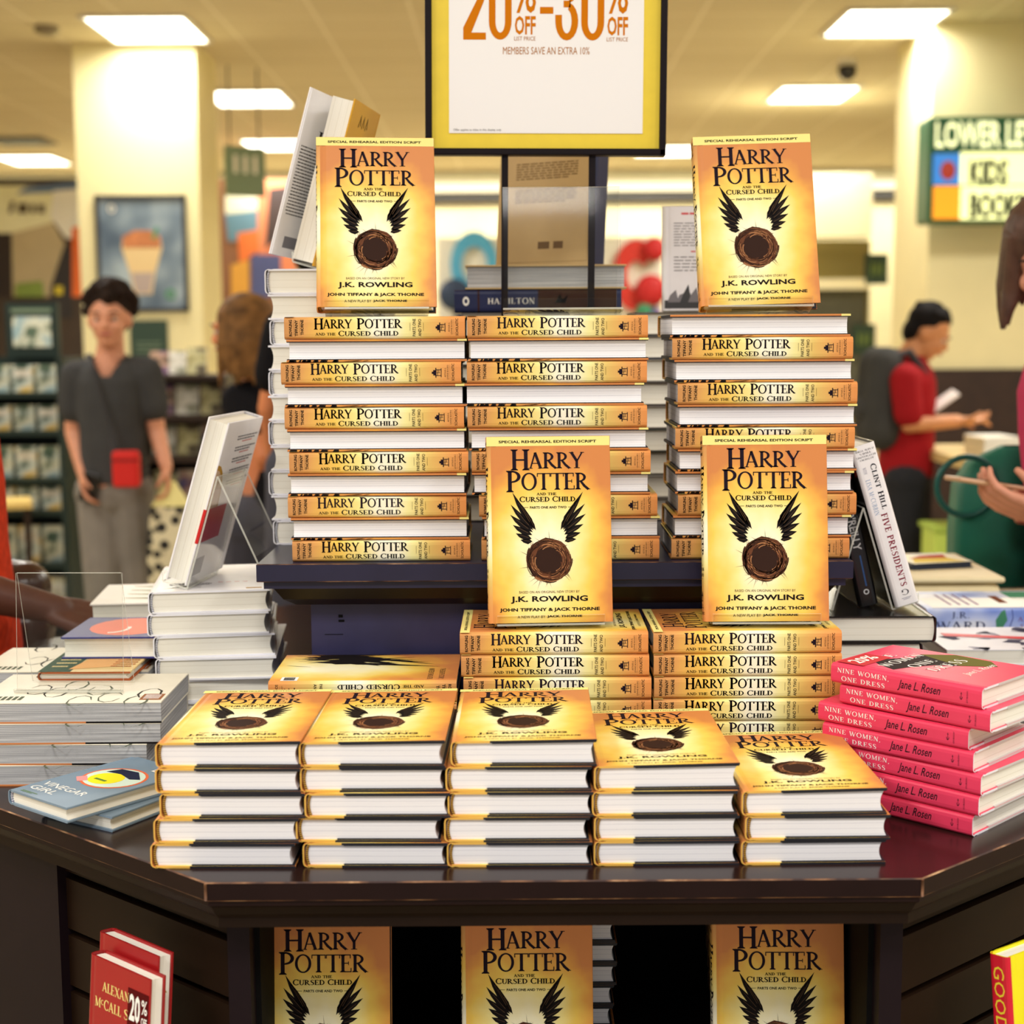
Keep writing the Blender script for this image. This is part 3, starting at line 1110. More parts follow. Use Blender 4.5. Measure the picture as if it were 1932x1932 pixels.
def hp_front(b, fn, W, H, T):
    asp = H / W

    def put(polys, m, x0, x1, ytop, ybot, k=1):
        b.polys(fit(polys, x0, x1, 1 - ybot, 1 - ytop), lambda u, v: fn(u, v, k), m)
    b.polys(rc(.002, .998, .948, .9985), lambda u, v: fn(u, v), K_BAND)
    b.face([(W / 2 + .0001, H / 2 - .052 * H, T - .0026), (W / 2 + .0001, H / 2, T - .0026), (W / 2 + .0001, H / 2, T), (W / 2 + .0001, H / 2 - .052 * H, T)], K_BAND)
    put(sans('SPECIAL REHEARSAL EDITION SCRIPT', .03), K_BLACK, .10, .89, .0215, .036)
    put(serif_text('HARRY', 1.30, .10, -.03), K_TITLE, .195, .79, .070, .182)
    put(serif_text('POTTER', 1.28, .12, -.03), K_TITLE, .157, .835, .184, .299)
    put(heavy(serif_text('AND THE', 1.0)), K_BLACK, .40, .56, .303, .318)
    put(heavy(serif_text('CURSED CHILD', 1.1)), K_BLACK, .262, .712, .323, .353)
    put(sans('PARTS ONE AND TWO', .025), K_BLACK, .345, .64, .376, .389)
    b.polys(rc(.292, .332, .617, .619) + rc(.652, .692, .617, .619), lambda u, v: fn(u, v, 1), K_BLACK)
    put(sans('BASED ON AN ORIGINAL NEW STORY BY', 0), K_SOFT, .248, .735, .829, .842)
    put(sans('J.K. ROWLING', .03), K_BLACK, .18, .80, .857, .896)
    put(sans('JOHN TIFFANY & JACK THORNE', .035), K_BLACK, .09, .895, .920, .943)
    put(sans('A NEW PLAY BY', 0), K_SOFT, .232, .455, .960, .975)
    put(sans('JACK THORNE', .035), K_BLACK, .47, .752, .960, .975)
    # a plain wreath of twigs with dark leaf sprays
    rnd = random.Random(3)
    cx, cy = .49, .335
    P = lambda a, r: (cx + r * math.cos(a), cy + r * math.sin(a) / asp)
    n = 26
    out = [.172 + .012 * rnd.random() for _ in range(n)]
    for k in range(n):
        l = (k + 1) % n
        a0, a1 = 2 * PI * k / n, 2 * PI * (k + 1) / n
        b.face([fn(*P(a0, .09), 1), fn(*P(a0, out[k]), 1), fn(*P(a1, out[l]), 1), fn(*P(a1, .09), 1)], K_B1)
    b.face([fn(*P(2 * PI * k / n, .112), 2) for k in range(n)], K_B2)
    for k in range(110):
        a, r = rnd.random() * 6.28, .105 + .08 * rnd.random()
        da, dr = .5 + .7 * rnd.random(), .025 * (rnd.random() - .5)
        w = .004 + .004 * rnd.random()
        pts = [(a + da * j / 5, r + dr * (j - 2.5) / 2.5 - .006 * ((j - 2.5) / 2.5) ** 2) for j in range(6)]
        for (a0, r0), (a1, r1) in zip(pts, pts[1:]):
            b.face([fn(*P(a0, r0 - w / 2), 3), fn(*P(a0, r0 + w / 2), 3), fn(*P(a1, r1 + w / 2), 3), fn(*P(a1, r1 - w / 2), 3)],
                   (K_B2, K_B3, K_B1, K_B2)[k % 4])
    for k in range(46):
        a = rnd.random() * 6.28
        r0, r1 = .15, .19 + .075 * rnd.random() ** 2
        a2 = a + .5 * (rnd.random() - .5)
        b.face([fn(*P(a, r0), 1), fn(*P(a2, r1), 1), fn(*P(a + .03, r0), 1)], K_B2)
    for s in (-1, 1):
        for tx, ty, bx, by, w in ((.285, .365, .115, .165, .030), (.305, .245, .125, .15, .032), (.30, .30, .12, .16, .03), (.285, .19, .13, .135, .032),
                                  (.262, .145, .135, .115, .03), (.225, .11, .13, .10, .026), (.25, .33, .11, .18, .026), (.19, .28, .10, .16, .02)):
            p0, p1 = Vector((cx + s * bx, cy + by)), Vector((cx + s * tx, cy + ty))
            d = p1 - p0
            q = Vector((-d.y * asp, d.x / asp)).normalized() * w
            q.y /= asp
            c = [p0, p0 + d * .3 + q, p0 + d * .7 + q * .7, p1, p0 + d * .65 - q * .45, p0 + d * .25 - q * .6]
            b.face([fn(x, y, 1) for x, y in c], K_BLACK)
            m0, m1 = p0 + d * .2, p0 + d * .72
            b.face([fn(*(m0 + q * .06), 2), fn(*(m1 + q * .05), 2), fn(*(m1 - q * .05), 2), fn(*(m0 - q * .06), 2)], K_SOFT)


def hp_spine(sp, W, H, T):
    def put(polys, m, s0, s1, z0, z1):
        sp(fit(polys, s0 * H, s1 * H, z0 * T, z1 * T), m)
    for txt, s in (('ROWLING', .038), ('TIFFANY', .070), ('THORNE', .102)):
        put(rot90(sans(txt, .035)), K_BLACK, s - .011, s + .006, .15 if txt != 'THORNE' else .2, .88)
    for s in (.053, .085):
        put(rc(0, 1, 0, 1), K_SOFT, s - .0007, s + .0007, .2, .86)
    put(heavy(serif_text('HARRY', 1.25, .12, -.02), .02, .015), K_TITLE, .165, .378, .44, .94)
    put(heavy(serif_text('POTTER', 1.25, .12, -.02), .02, .015), K_TITLE, .402, .655, .44, .94)
    put(heavy(serif_text('AND THE')), K_BLACK, .172, .285, .17, .30)
    put(heavy(serif_text('CURSED CHILD', 1.08)), K_BLACK, .30, .632, .14, .38)
    for s in (.697, .771):
        put(rc(0, 1, 0, 1), K_SOFT, s - .0008, s + .0008, .36, .72)
    put(rot90(sans('PARTS ONE', .015)), K_BLACK, .711, .728, .12, .9)
    put(rot90(sans('AND TWO', .015)), K_BLACK, .742, .759, .12, .88)
    # lantern mark
    for x0, x1, y0, y1 in ((.862, .89, .36, .39), (.862, .89, .62, .65), (.888, .892, .30, .70), (.858, .8635, .28, .72), (.846, .859, .38, .62),
                           (.838, .847, .45, .55), (.868, .871, .39, .62), (.876, .879, .5, .62), (.864, .884, .49, .51)):
        put(rc(0, 1, 0, 1), K_TITLE, x0, x1, y0, y1)
    put(rot90(sans('ARTHUR A.', 0)), K_SOFT, .908, .917, .3, .72)
    put(rot90(sans('LEVINE BOOKS', 0)), K_SOFT, .922, .931, .2, .84)
    put(rc(0, 1, 0, 1), K_SOFT, .9385, .9395, .2, .86)
    put(rot90(sans('SCHOLASTIC', .015)), K_BLACK, .948, .963, .14, .9)


def hp_back(b, fn, W, H, T):
    b.polys(rc(.84, .97, .06, .15), lambda u, v: fn(u, v), K_WHITE)
    x = .855
    rnd = random.Random(5)
    while x < .955:
        w = .002 + .004 * rnd.random()
        b.polys(rc(x, x + w, .075, .135), lambda u, v: fn(u, v, 1), K_BLACK)
        x += w + .002 + .003 * rnd.random()
    rows = [(sans('THE EIGHTH STORY.', 0), .9, .93), (sans('NINETEEN YEARS LATER.', 0), .84, .87)]
    for ps, y0, y1 in rows:
        b.polys(fit(ps, .55, .93, y0, y1), lambda u, v: fn(u, v), K_SOFT)
    for k in range(16):       # plain dark spray of leaves
        f = k / 15
        p0 = Vector((.02 + .30 * (k % 4) / 3, .10 + .22 * f))
        p1 = Vector((.02 + .46 * f, (.90 if k % 3 == 0 else .72 if k % 3 == 1 else .58) - .18 * (1 - f)))
        d = p1 - p0
        q = Vector((-d.y, d.x)).normalized() * (.035 + .02 * rnd.random())
        b.face([fn(max(.004, x), y) for x, y in (p0, p0 + d * .3 + q, p0 + d * .65 + q * .6, p1, p0 + d * .6 - q * .5, p0 + d * .2 - q)], K_BLACK)
    for k in range(14):
        x, y = .03 + .4 * rnd.random(), .04 + .16 * rnd.random()
        b.polys(stroke([(x, y), (x + .08 * (rnd.random() - .3), y + .07), (x + .1 * (rnd.random() - .3), y + .14)], [.004, .008, .002]), lambda u, v: fn(max(.004, u), v, 1), K_B2)
    for k in range(24):      # printed strokes wrapped round the fore edge of the board
        y = -H / 2 + H * (.005 + .26 * rnd.random() ** 1.2)
        w = .0012 + .005 * rnd.random()
        b.face([(W / 2 + .00012, y, 0), (W / 2 + .00012, y + w, 0), (W / 2 + .00012, y + w * .6 + .002, .0026), (W / 2 + .00012, y + .002, .0026)], K_BLACK)
    for y0, w in ((.31, .018), (.36, .01), (.42, .006)):
        y = -H / 2 + H * y0
        b.face([(W / 2 + .00012, y, .0002), (W / 2 + .00012, y + w, .001), (W / 2 + .00012, y + w + .004, .0022), (W / 2 + .00012, y + w * .4, .0012)], K_BLACK)


hp_proto = make_book('hardcover_book', 'prototype', 'book', BW, BH, BT, j_front, j_spine, j_back, pg_white, j_edge, hb_gold, hp_front, hp_spine, hp_back,
                     flap=j_black, inks=INKS)
used = {'hp': False}


def reuse(proto, key):
    if not used.get(key):
        used[key] = True
        return proto
    return copy_tree(proto)


def put_book(o, label, loc, M3=None, rz=0, sz=1, group=None, cat='book'):
    o.scale = (1, 1, sz)
    o.location = loc
    o.rotation_euler = (M3.to_euler() if M3 is not None else Euler((0, 0, rz)))
    tag(o, label, cat, group)
    if not group and 'group' in o:
        del o['group']
    return o


def hp(label, loc, M3=None, rz=0, sz=1, group=None):
    return put_book(reuse(hp_proto, 'hp'), label, loc, M3, rz, sz, group)


def lift_cover(o, deg, W=BW, T=BT):
    """front cover springs open a little"""
    for ch in o.children:
        if ch.name.startswith('front_cover'):
            h = Vector((-W / 2 + .012, 0, T - .0026))
            ch.matrix_local = Matrix.Translation(h) @ Matrix.Rotation(R(-deg), 4, 'Y') @ Matrix.Translation(-h)


rj = random.Random(11)
# front row: five stacks, covers up, tails towards the viewer
Y0 = 1.5456
rows = [('leftmost', [(284.5, 561), (291, 565), (304, 577), (296, 570), (298, 571)]),
        ('second', [(574, 849), (562, 835), (576, 852), (568, 841), (571, 841)]),
        ('middle', [(847, 1118), (837, 1116), (849, 1120), (844, 1118), (853, 1128)]),
        ('fourth', [(1119.5, 1394), (1120, 1395), (1115, 1393), (1120, 1391)]),
        ('rightmost', [(1395, 1670), (1404, 1679), (1395, 1671)])]
tops = [1392, 1396, 1392, 1440, 1490]
rot_top = [-1.6, -1.4, -.6, .6, 1.2]
for si, (nm, bs) in enumerate(rows):
    for k, (x0, x1) in enumerate(bs):
        zt = ZT + .0276 * k
        c = atY((x0 + x1) / 2, 1618 - 48 * k, Y0)
        top = k == len(bs) - 1
        lab = ('yellow hardcover lying cover up atop the %s front row stack' % nm if top else
               'yellow hardcover, %s from the bottom in the %s front row stack' % (ORD[k + 1], nm))
        rz = R(rot_top[si] * (1 if top else .5) + rj.uniform(-.4, .4))
        o = hp(lab, (c.x, Y0 + BH / 2 + rj.uniform(0, .003), zt), rz=rz, sz=.0274 / BT, group='yellow jacketed books in the front row')
        if top:
            lift_cover(o, .9)

SPINE, FORE = PI / 2, -PI / 2


def stack(where, Yf, z0, pitch, books, grp, scale_t=None):
    """books: (kind, x0, x1) from the bottom up; ends measured on the photo at the front plane"""
    n = len(books)
    out = []
    for k, (kind, x0, x1) in enumerate(books):
        z = z0 + pitch * k
        py = 630 + (1.5 - z) * FPX / Yf
        c = atY((x0 + x1) / 2, py, Yf)
        rz = (SPINE if kind == 's' else FORE) + R(rj.uniform(-.5, .5))
        rank = 'topmost' if k == n - 1 else (ORD[k + 1] + ' from the bottom')
        lab = 'yellow hardcover, %s out, %s in %s' % ('spine' if kind == 's' else 'page edges', rank, where)
        o = hp(lab, (c.x, Yf + BW / 2 + rj.uniform(0, .002) + (.002 if kind == 'f' else 0), z), rz=rz, sz=(pitch - .0002) / BT, group=grp)
        out.append(o)
    return out


PR = .02914
G1 = 'yellow jacketed books stacked on the riser'
stack('the left riser stack', YS, ZS, PR, [('s', 551, 887), ('f', 550, 882), ('s', 541.5, 880), ('f', 545, 880), ('s', 545, 883), ('f', 542, 878),
      ('s', 536, 878), ('f', 539, 874), ('s', 530.5, 871), ('f', 540, 879), ('s', 536, 879)], G1)
stack('the middle riser stack', YS, ZS, PR, [('s', 907, 1247), ('f', 908, 1246), ('s', 902, 1242), ('f', 890, 1229), ('s', 890, 1229), ('f', 884, 1226),
      ('s', 881, 1223), ('f', 876, 1214), ('s', 880.5, 1222), ('f', 884, 1224), ('s', 880, 1223)], G1)
stack('the right riser stack', YS, ZS, PR, [('s', 1265, 1606), ('f', 1269, 1608), ('s', 1276, 1618), ('f', 1273, 1613), ('f', 1278, 1620), ('s', 1271, 1617),
      ('f', 1277, 1620), ('s', 1276, 1619), ('f', 1272, 1613), ('s', 1269, 1610), ('f', 1262, 1607)], G1)
G2 = 'yellow jacketed books stacked against the riser'
PM = .0286
stack('the lower left easel pile', 1.82, ZT, PM, [('s', 873, 1230)] * 3 + [('s', 873, 1230), ('s', 874, 1230), ('s', 870, 1227), ('s', 868, 1224)], G2)
stack('the lower right easel pile', 1.82, ZT, PM, [('s', 1232, 1589)] * 3 + [('s', 1232, 1589), ('s', 1232, 1590), ('s', 1232, 1589), ('s', 1231, 1588)], G2)
ZM = ZT + 7 * PM
# face down stack at the left, its title upside down
flip = Matrix.Rotation(-PI / 2, 3, 'Z') @ Matrix.Rotation(PI, 3, 'Y')
for k in range(5):
    c = atY(684, 1300, 1.815)
    z = ZT + .0282 * (k + 1)
    rz = R(rj.uniform(-.3, .3))
    hp('yellow hardcover lying face down, %s of the upside down pile' % (
        'top' if k == 4 else ORD[k + 1] + ' from the bottom'), (c.x, 1.815 + BW / 2, z), Matrix.Rotation(rz, 3, 'Z') @ flip, sz=.028 / BT, group=G2)

# ---------------------------------------------------------------- clear acrylic book stands
m_acr = bpy.data.materials.new('clear_acrylic')
m_acr.use_nodes = True
nt = m_acr.node_tree
for n_ in list(nt.nodes):
    nt.nodes.remove(n_)
N, L = nt.nodes, nt.links
out = N.new('ShaderNodeOutputMaterial')
mx = N.new('ShaderNodeMixShader')
tr = N.new('ShaderNodeBsdfTransparent')
tr.inputs[0].default_value = (.965, .97, .965, 1)
gl = N.new('ShaderNodeBsdfGlossy')
gl.inputs['Roughness'].default_value = .06
lw = N.new('ShaderNodeFresnel')
lw.inputs['IOR'].default_value = 1.35
mm = math_node(nt, 'MULTIPLY', lw.outputs[0], .27, True)
L.new(mm, mx.inputs[0]); L.new(tr.outputs[0], mx.inputs[1]); L.new(gl.outputs[0], mx.inputs[2]); L.new(mx.outputs[0], out.inputs[0])
m_acr_edge = mat('acrylic_edge', (226, 226, 214), .25, .5)
nt, N, L, B = nodes_of(m_acr_edge)
B.inputs['Alpha'].default_value = .55


def sheet(b, pts, th=.0025, w=.1):
    """bent acrylic sheet: side outline pts (y,z) extruded across x; faces clear, rims brighter"""
    P = [Vector(p) for p in pts]
    n = len(P)
    nr = []
    for k in range(n):
        d0 = (P[k] - P[k - 1]).normalized() if k else (P[1] - P[0]).normalized()
        d1 = (P[k + 1] - P[k]).normalized() if k < n - 1 else d0
        d = (d0 + d1).normalized()
        nr.append(Vector((-d.y, d.x)) / max(.4, d.dot(d1)))
    A = [P[k] + nr[k] * th / 2 for k in range(n)]
    Bq = [P[k] - nr[k] * th / 2 for k in range(n)]
    for k in range(n - 1):
        for q in (A, Bq):
            b.face([(-w / 2, *q[k]), (w / 2, *q[k]), (w / 2, *q[k + 1]), (-w / 2, *q[k + 1])], 0)
        for x in (-w / 2, w / 2):
            b.face([(x, *A[k]), (x, *A[k + 1]), (x, *Bq[k + 1]), (x, *Bq[k])], 1)
    for k in (0, n - 1):
        b.face([(-w / 2, *A[k]), (w / 2, *A[k]), (w / 2, *Bq[k]), (-w / 2, *Bq[k])], 1)


def acrylic_stand(label, loc, rz, w, lean, h, ledge=.034, lip=.012, leg=.06, part_leg=True):
    """ledge at the front on which a book rests, leaning plate, leg behind"""
    t = thing('book_stand', label, 'stand', loc, (0, 0, rz))
    s, c = math.sin(lean), math.cos(lean)
    b = MB()
    sheet(b, [(-ledge * c - lip * s * .0, ledge * s + .0014 + lip), (-ledge * c, ledge * s + .0014)], w=w)
    b.build('lip', [m_acr, m_acr_edge], t)
    b = MB()
    sheet(b, [(-ledge * c, ledge * s + .0014), (0, .0014)], w=w)
    b.build('ledge', [m_acr, m_acr_edge], t)
    b = MB()
    sheet(b, [(0, .0014), (h * s, h * c)], w=w)
    b.build('back_plate', [m_acr, m_acr_edge], t)
    if part_leg:
        b = MB()
        sheet(b, [(h * s, h * c), (h * s + leg, .0014)], w=w * .98)
        b.build('rear_leg', [m_acr, m_acr_edge], t)
    return t


def easel_book(label, slabel, px0, px1, pyb, Yb, z0, lean, yaw, roll, hs, legz=.06, up=.0):
    """book standing cover forward on an acrylic stand"""
    c = atY((px0 + px1) / 2, pyb, Yb)
    lean = R(lean)
    # local: x right, y up along the cover, z towards the viewer
    M3 = Matrix.Rotation(R(yaw), 3, 'Z') @ Matrix.Rotation(-lean, 3, 'X') @ Matrix.Rotation(PI / 2, 3, 'X') @ Matrix.Rotation(R(roll), 3, 'Z')
    d_up = M3 @ Vector((0, 1, 0))
    d_n = M3 @ Vector((0, 0, 1))
    back_bottom = Vector((c.x, Yb, z0 + .0042 + up))
    loc = back_bottom + d_up * (BH / 2) - d_n * 0
    hp(label, loc, M3, group='yellow jacketed books facing forward on stands')
    st = acrylic_stand(slabel, (c.x, Yb + .0024, z0), R(yaw), .135, lean, hs, ledge=.033, leg=legz)
    return st


ZTOP = ZS + 11 * PR
easel_book('yellow hardcover facing forward on the left riser stack below the leaning white book', 'clear acrylic stand holding the upper left facing book',
           596, 826, 583, 1.985, ZTOP, 17, 5, -.3, .16)
easel_book('yellow hardcover facing forward on the right riser stack near the green sign', 'clear acrylic stand holding the upper right facing book',
           1313, 1545, 580, 1.985, ZTOP, 17, -1, 1.3, .16)
easel_book('yellow hardcover facing forward in front of the middle riser stack', 'clear acrylic stand holding the lower left facing book',
           915, 1157, 1176, 1.868, ZM, 9, 3.5, 0, .15, .02)
easel_book('yellow hardcover facing forward in front of the right riser stack', 'clear acrylic stand holding the lower right facing book',
           1318, 1562, 1174, 1.868, ZM, 9, -1, .2, .15, .02)
# shelf below: three standing books and low stacks behind them
for nm, a_, b_ in (('left', 487, 745), ('middle', 866, 1125), ('right', 1334, 1597)):
    easel_book('yellow hardcover standing on the %s of the lower shelf under the table edge' % nm, 'clear acrylic stand of the %s lower shelf book' % nm,
               a_, b_, 1960, 1.70, ZSH, 7, {'left': 0, 'middle': 0, 'right': -2}[nm], {'left': 0, 'middle': .2, 'right': .4}[nm], .14, .03)
for nm, px, n in (('middle', 1160, 7), ('right', 1616, 6)):
    q = atY(px, 1850, 1.79)
    for k in range(n):
        hp('yellow hardcover, %s from the bottom of the pile behind the %s lower shelf book' % (ORD[k + 1], nm),
           (q.x - BW / 2 + rj.uniform(-.003, .003), 1.79 + BH / 2, ZSH + .0276 * k), sz=.0274 / BT, group='yellow jacketed books piled inside the lower shelf')
# ---------------------------------------------------------------- the other books on the table
def bmat(name, col, rough=.4):
    return mat(name, col, rough, .4, .05, 20)


m_wht = bmat('jacket_white', (240, 238, 240), .35)
m_wht_edge = mat('white_board_edge', (236, 236, 244), .4)
m_red = bmat('jacket_red_label', (206, 30, 26), .4)
WINKS = (ink_black, m_red, mat('ink_grey', (130, 128, 134)), mat('ink_skin', (222, 190, 160)), mat('ink_gold', (196, 150, 60)))


def scale_fit(fn, polys, x0, x1, y0, y1, b, m, k=1):
    b.polys(fit(polys, x0, x1, y0, y1), lambda u, v: fn(u, v, k), m)


def textlines(b, fn, x0, x1, y0, y1, n, m, seed=1, gap=.5, k=1):
    """rows of tiny word blocks, as small print looks at this distance"""
    rnd = random.Random(seed)
    dy = (y1 - y0) / n
    for r in range(n):
        x = x0
        y = y1 - (r + 1) * dy
        xe = x1 - (rnd.random() * .25 * (x1 - x0) if r == n - 1 else 0)
        while x < xe:
            w = (x1 - x0) * (.05 + .09 * rnd.random())
            b.polys(rc(x, min(x + w, xe), y, y + dy * gap), lambda u, v: fn(u, v, k), m)
            x += w + (x1 - x0) * .02


def white_front(b, fn, W, H, T):
    for k in range(5):
        b.polys(stroke([(.12 + .03 * k, .1 + .02 * k), (.3 + .02 * k, .16 + .01 * k), (.42, .12 + .03 * k)], .004), lambda u, v: fn(u, v), 3)
    textlines(b, fn, .15, .5, .22, .30, 3, 5, 4)
    for k in range(4):
        b.polys(rc(.55 + .07 * k, .59 + .07 * k, .3, .31), lambda u, v: fn(u, v), 4)
    b.polys(rc(.80, .93, .05, .08), lambda u, v: fn(u, v), 7)


def white_back(b, fn, W, H, T):
    for k in range(5):
        textlines(b, fn, .35, .92, .60 + .07 * k, .635 + .07 * k, 2, 5, k)
        textlines(b, fn, .5, .8, .585 + .07 * k, .597 + .07 * k, 1, 4, k + 9)
    b.polys(rc(.0, .55, .26, .47), lambda u, v: fn(u, v), 4)
    b.polys([[(.0 + .28 * math.cos(a / 10 * PI), .47 + .26 * math.sin(a / 10 * PI)) for a in range(6)] + [(.0, .47)]], lambda u, v: fn(u, v), 6)
    b.polys(stroke([(.27 * math.cos(a / 10 * PI), .47 + .26 * math.sin(a / 10 * PI)) for a in range(6)], .03), lambda u, v: fn(u, v, 1), 7)
    b.polys(rc(.06, .3, .05, .16), lambda u, v: fn(u, v, 1), 5)
    b.face([(W / 2 + .0002, -H / 2 + .26 * H, -.0002), (W / 2 + .0002, -H / 2 + .47 * H, -.0002), (W / 2 + .0002, -H / 2 + .47 * H, .004), (W / 2 + .0002, -H / 2 + .26 * H, .004)], 4)


white_proto = make_book('hardcover_book', 'x', 'book', .166, .236, .031, m_wht, m_wht, m_wht, pg_cream, m_wht_edge, hb_navy, white_front, None, white_back, inks=WINKS)
# stack of seven white hardcovers left of the riser
wl = [(311, 7), (303, 6), (302, 9), (293, 5), (289, 8), (277, 7), (279, 8)]
for k, (px, rot) in enumerate(wl):
    z = ZT + .0312 * k
    c = atY(px, 1400 - 45 * k, 2.025)
    r = R(rot)
    cc = Vector((c.x, 2.025, z)) + Matrix.Rotation(r, 3, 'Z') @ Vector((.083, .118, 0))
    put_book(reuse(white_proto, 'white'), 'white hardcover, %s in the pile carrying the leaning white book' % ('topmost' if k == 6 else ORD[k + 1] + ' from the bottom'),
             cc, rz=r, group='white hardcovers stacked left of the riser')
ZW = ZT + 7 * .0312


def stand_rot(yaw, lean, roll=0):
    return (Matrix.Rotation(R(yaw), 3, 'Z') @ Matrix.Rotation(-R(lean), 3, 'X') @ Matrix.Rotation(PI / 2, 3, 'X') @ Matrix.Rotation(R(roll), 3, 'Z'))


def stand_up(o, label, foot, W, H, yaw, lean, roll=0, anchor=0.0, group=None, lift=.0042):
    """foot: point under the bottom edge of the back cover; anchor -1..1 picks where along that edge"""
    M3 = stand_rot(yaw, lean, roll)
    loc = Vector(foot) + Vector((0, 0, lift)) + M3 @ Vector((-anchor * W / 2, H / 2, 0))
    return put_book(o, label, loc, M3, group=group)


f = atY(352, 1108, 2.05)
foot = Vector((f.x, 2.05, ZW))
stand_up(reuse(white_proto, 'white'), 'white hardcover with a red label leaning on a clear stand over the white book stack', foot, .166, .236, -97, 17, 0, .98, lift=.0048)
acrylic_stand('clear acrylic stand propping the leaning white hardcover', foot + Matrix.Rotation(R(-97), 3, 'Z') @ Vector((-.058, .003, 0)), R(-97), .13, R(17), .165, .036, .014, .07)

# side stack of white hardcovers at the left end of the riser
white_thick = make_book('hardcover_book', 'x', 'book', .160, .236, .0352, m_wht, m_wht, m_wht, pg_cream, m_wht_edge, hb_navy, inks=WINKS)
for k in range(11):
    sp_left = k % 2 == 0
    px = (515, 511, 509, 511, 507, 506, 508, 505, 511, 506, 499)[k]
    c = atY(px, 1030 - 47 * k, 2.112)
    put_book(reuse(white_thick, 'wt'), 'white hardcover with its %s leftwards, %s in the riser side stack' % (
        'spine' if sp_left else 'pages', 'topmost' if k == 10 else ORD[k + 1] + ' from the bottom'),
        (c.x + .080, 2.112 + .118, ZS + .0354 * k), rz=(0 if sp_left else PI) + R(rj.uniform(-.8, .8)), group='white hardcovers in the riser side stack')
ZSIDE = ZS + 11 * .0354
m_yel = bmat('jacket_mustard', (214, 160, 34))


def flapfront(b, fn, W, H, T):
    pass


def must_back(b, fn, W, H, T):
    for k in range(3):
        b.polys(stroke([(.3 + .12 * k, .86), (.33 + .12 * k, .93), (.37 + .12 * k, .87)], .02), lambda u, v: fn(u, v), 3)


lean_book = make_book('hardcover_book', 'white jacketed hardcover leaning open with a mustard back, high on the riser side stack', 'book', .158, .238, .036, m_wht, m_yel, m_yel,
                      pg_cream, m_wht_edge, None, None, None, must_back, inks=WINKS)
f = atY(592, 500, 2.14)
M3 = stand_rot(-98, 16)
lean_book.location = Vector((f.x, 2.14, ZSIDE + .0045)) + M3 @ Vector((-.98 * .079, .119, 0))
lean_book.rotation_euler = M3.to_euler()
for ch in list(lean_book.children):
    if ch.name.startswith('front_cover'):
        h = Vector((-.07, 0, .034))
        ch.matrix_local = Matrix.Translation(h) @ Matrix.Rotation(R(-13), 4, 'Y') @ Matrix.Translation(-h)
        b = MB()
        b.box(.0, .078, -.118, .118, .0315, .0332, 0)
        fnf = lambda u, v, k=0: (.0 + u * .078, -.118 + v * .236, .0314 - .0001 * k)
        textlines(b, fnf, .1, .9, .25, .68, 22, 1, 3, .35)
        b.polys([[(1 - x, y) for x, y in q] for q in fit(serif_text('I'), .62, .78, .72, .78)], lambda u, v: fnf(u, v, 1), 1)
        b.polys(rc(.2, .7, .05, .12), lambda u, v: fnf(u, v, 1), 2)
        b.build('jacket_flap', [m_wht, ink_black, WINKS[2]], ch)
f2 = Vector((f.x, 2.14, ZSIDE))
acrylic_stand('clear acrylic stand under the high leaning book on the riser side stack', f2 + Matrix.Rotation(R(-98), 3, 'Z') @ Vector((-.07, .003, 0)), R(-98), .12, R(16), .15, .038, .014, .05)

# art paperbacks at the left
m_art = bmat('art_cover_cream', (228, 222, 204))
AINK = (mat('ink_olive', (92, 100, 84)), mat('ink_line', (58, 56, 50)), mat('ink_copper', (150, 96, 60)), m_wht, mat('ink_orange', (204, 130, 80)), ink_black)


def art_front_fn(b, fn, W, H, T):
    rnd = random.Random(2)
    for k in range(9):
        cx, cy = rnd.random(), .15 + .75 * rnd.random()
        b.polys(stroke([(cx + .16 * math.cos(j * .7 + k), cy + .06 * math.sin(j * .7 + k)) for j in range(9)], [.004, .01, .014, .01, .006, .01, .014, .008, .003]),
                lambda u, v: fn(u, v), 3 + k % 2)
    b.polys(rc(.74, .93, .87, .985), lambda u, v: fn(u, v), 5)
    for k in range(4):
        b.polys(rc(.77 + .035 * k, .785 + .035 * k, .885, .97), lambda u, v: fn(u, v, 1), 6)
    for k in range(5):
        b.polys(rc(.80, .92, .10 + .03 * k, .12 + .03 * k), lambda u, v: fn(u, v), 3)


def art_back_fn(b, fn, W, H, T):
    b.face([(W / 2 + .0002, y, z) for y, z in ((-H / 2, 0), (.03 - H / 2, 0), (.03 - H / 2, .0022), (-H / 2, .0022))], 6)
    b.face([(W / 2 + .0002, y, z) for y, z in ((.034 - H / 2, 0), (H * .1, 0), (H * .1, .0022), (.034 - H / 2, .0022))], 7)
    b.face([(W / 2 + .0002, y, z) for y, z in ((H * .1, 0), (H / 2, 0), (H / 2, .0022), (H * .1, .0022))], 8)


art_proto = make_book('paperback_book', 'x', 'book', .165, .24, .027, m_art, m_art, m_art, pg_grey, m_art, None, art_front_fn, None, art_back_fn, inks=AINK, bt=.0018,
                      over=.0006, paperback=True)
YA = 1.848
for k, px in enumerate((262, 279, 303, 305)):
    c = atY(px, 1480 - 40 * k, YA)
    put_book(reuse(art_proto, 'art'), 'thick cream art paperback, %s of the pile behind the blue books' % (
        'topmost' if k == 3 else ORD[k + 1] + ' from the bottom'), (c.x - .12, YA + .0825, ZT + .0271 * k), rz=FORE + R((.5, -.4, .3, 0)[k]),
        group='cream art paperbacks stacked at the left')
ZA = ZT + 4 * .0271
for k in range(4):
    put_book(copy_tree(art_proto), 'cream art paperback, %s of the rear pile under the picture book' % ('topmost' if k == 3 else ORD[k + 1] + ' from the bottom'),
             (-.625, 2.025 + .0825, ZT + .0271 * k), rz=FORE, group='cream art paperbacks in the rear pile')
p = atZ(135, 1303, ZA)
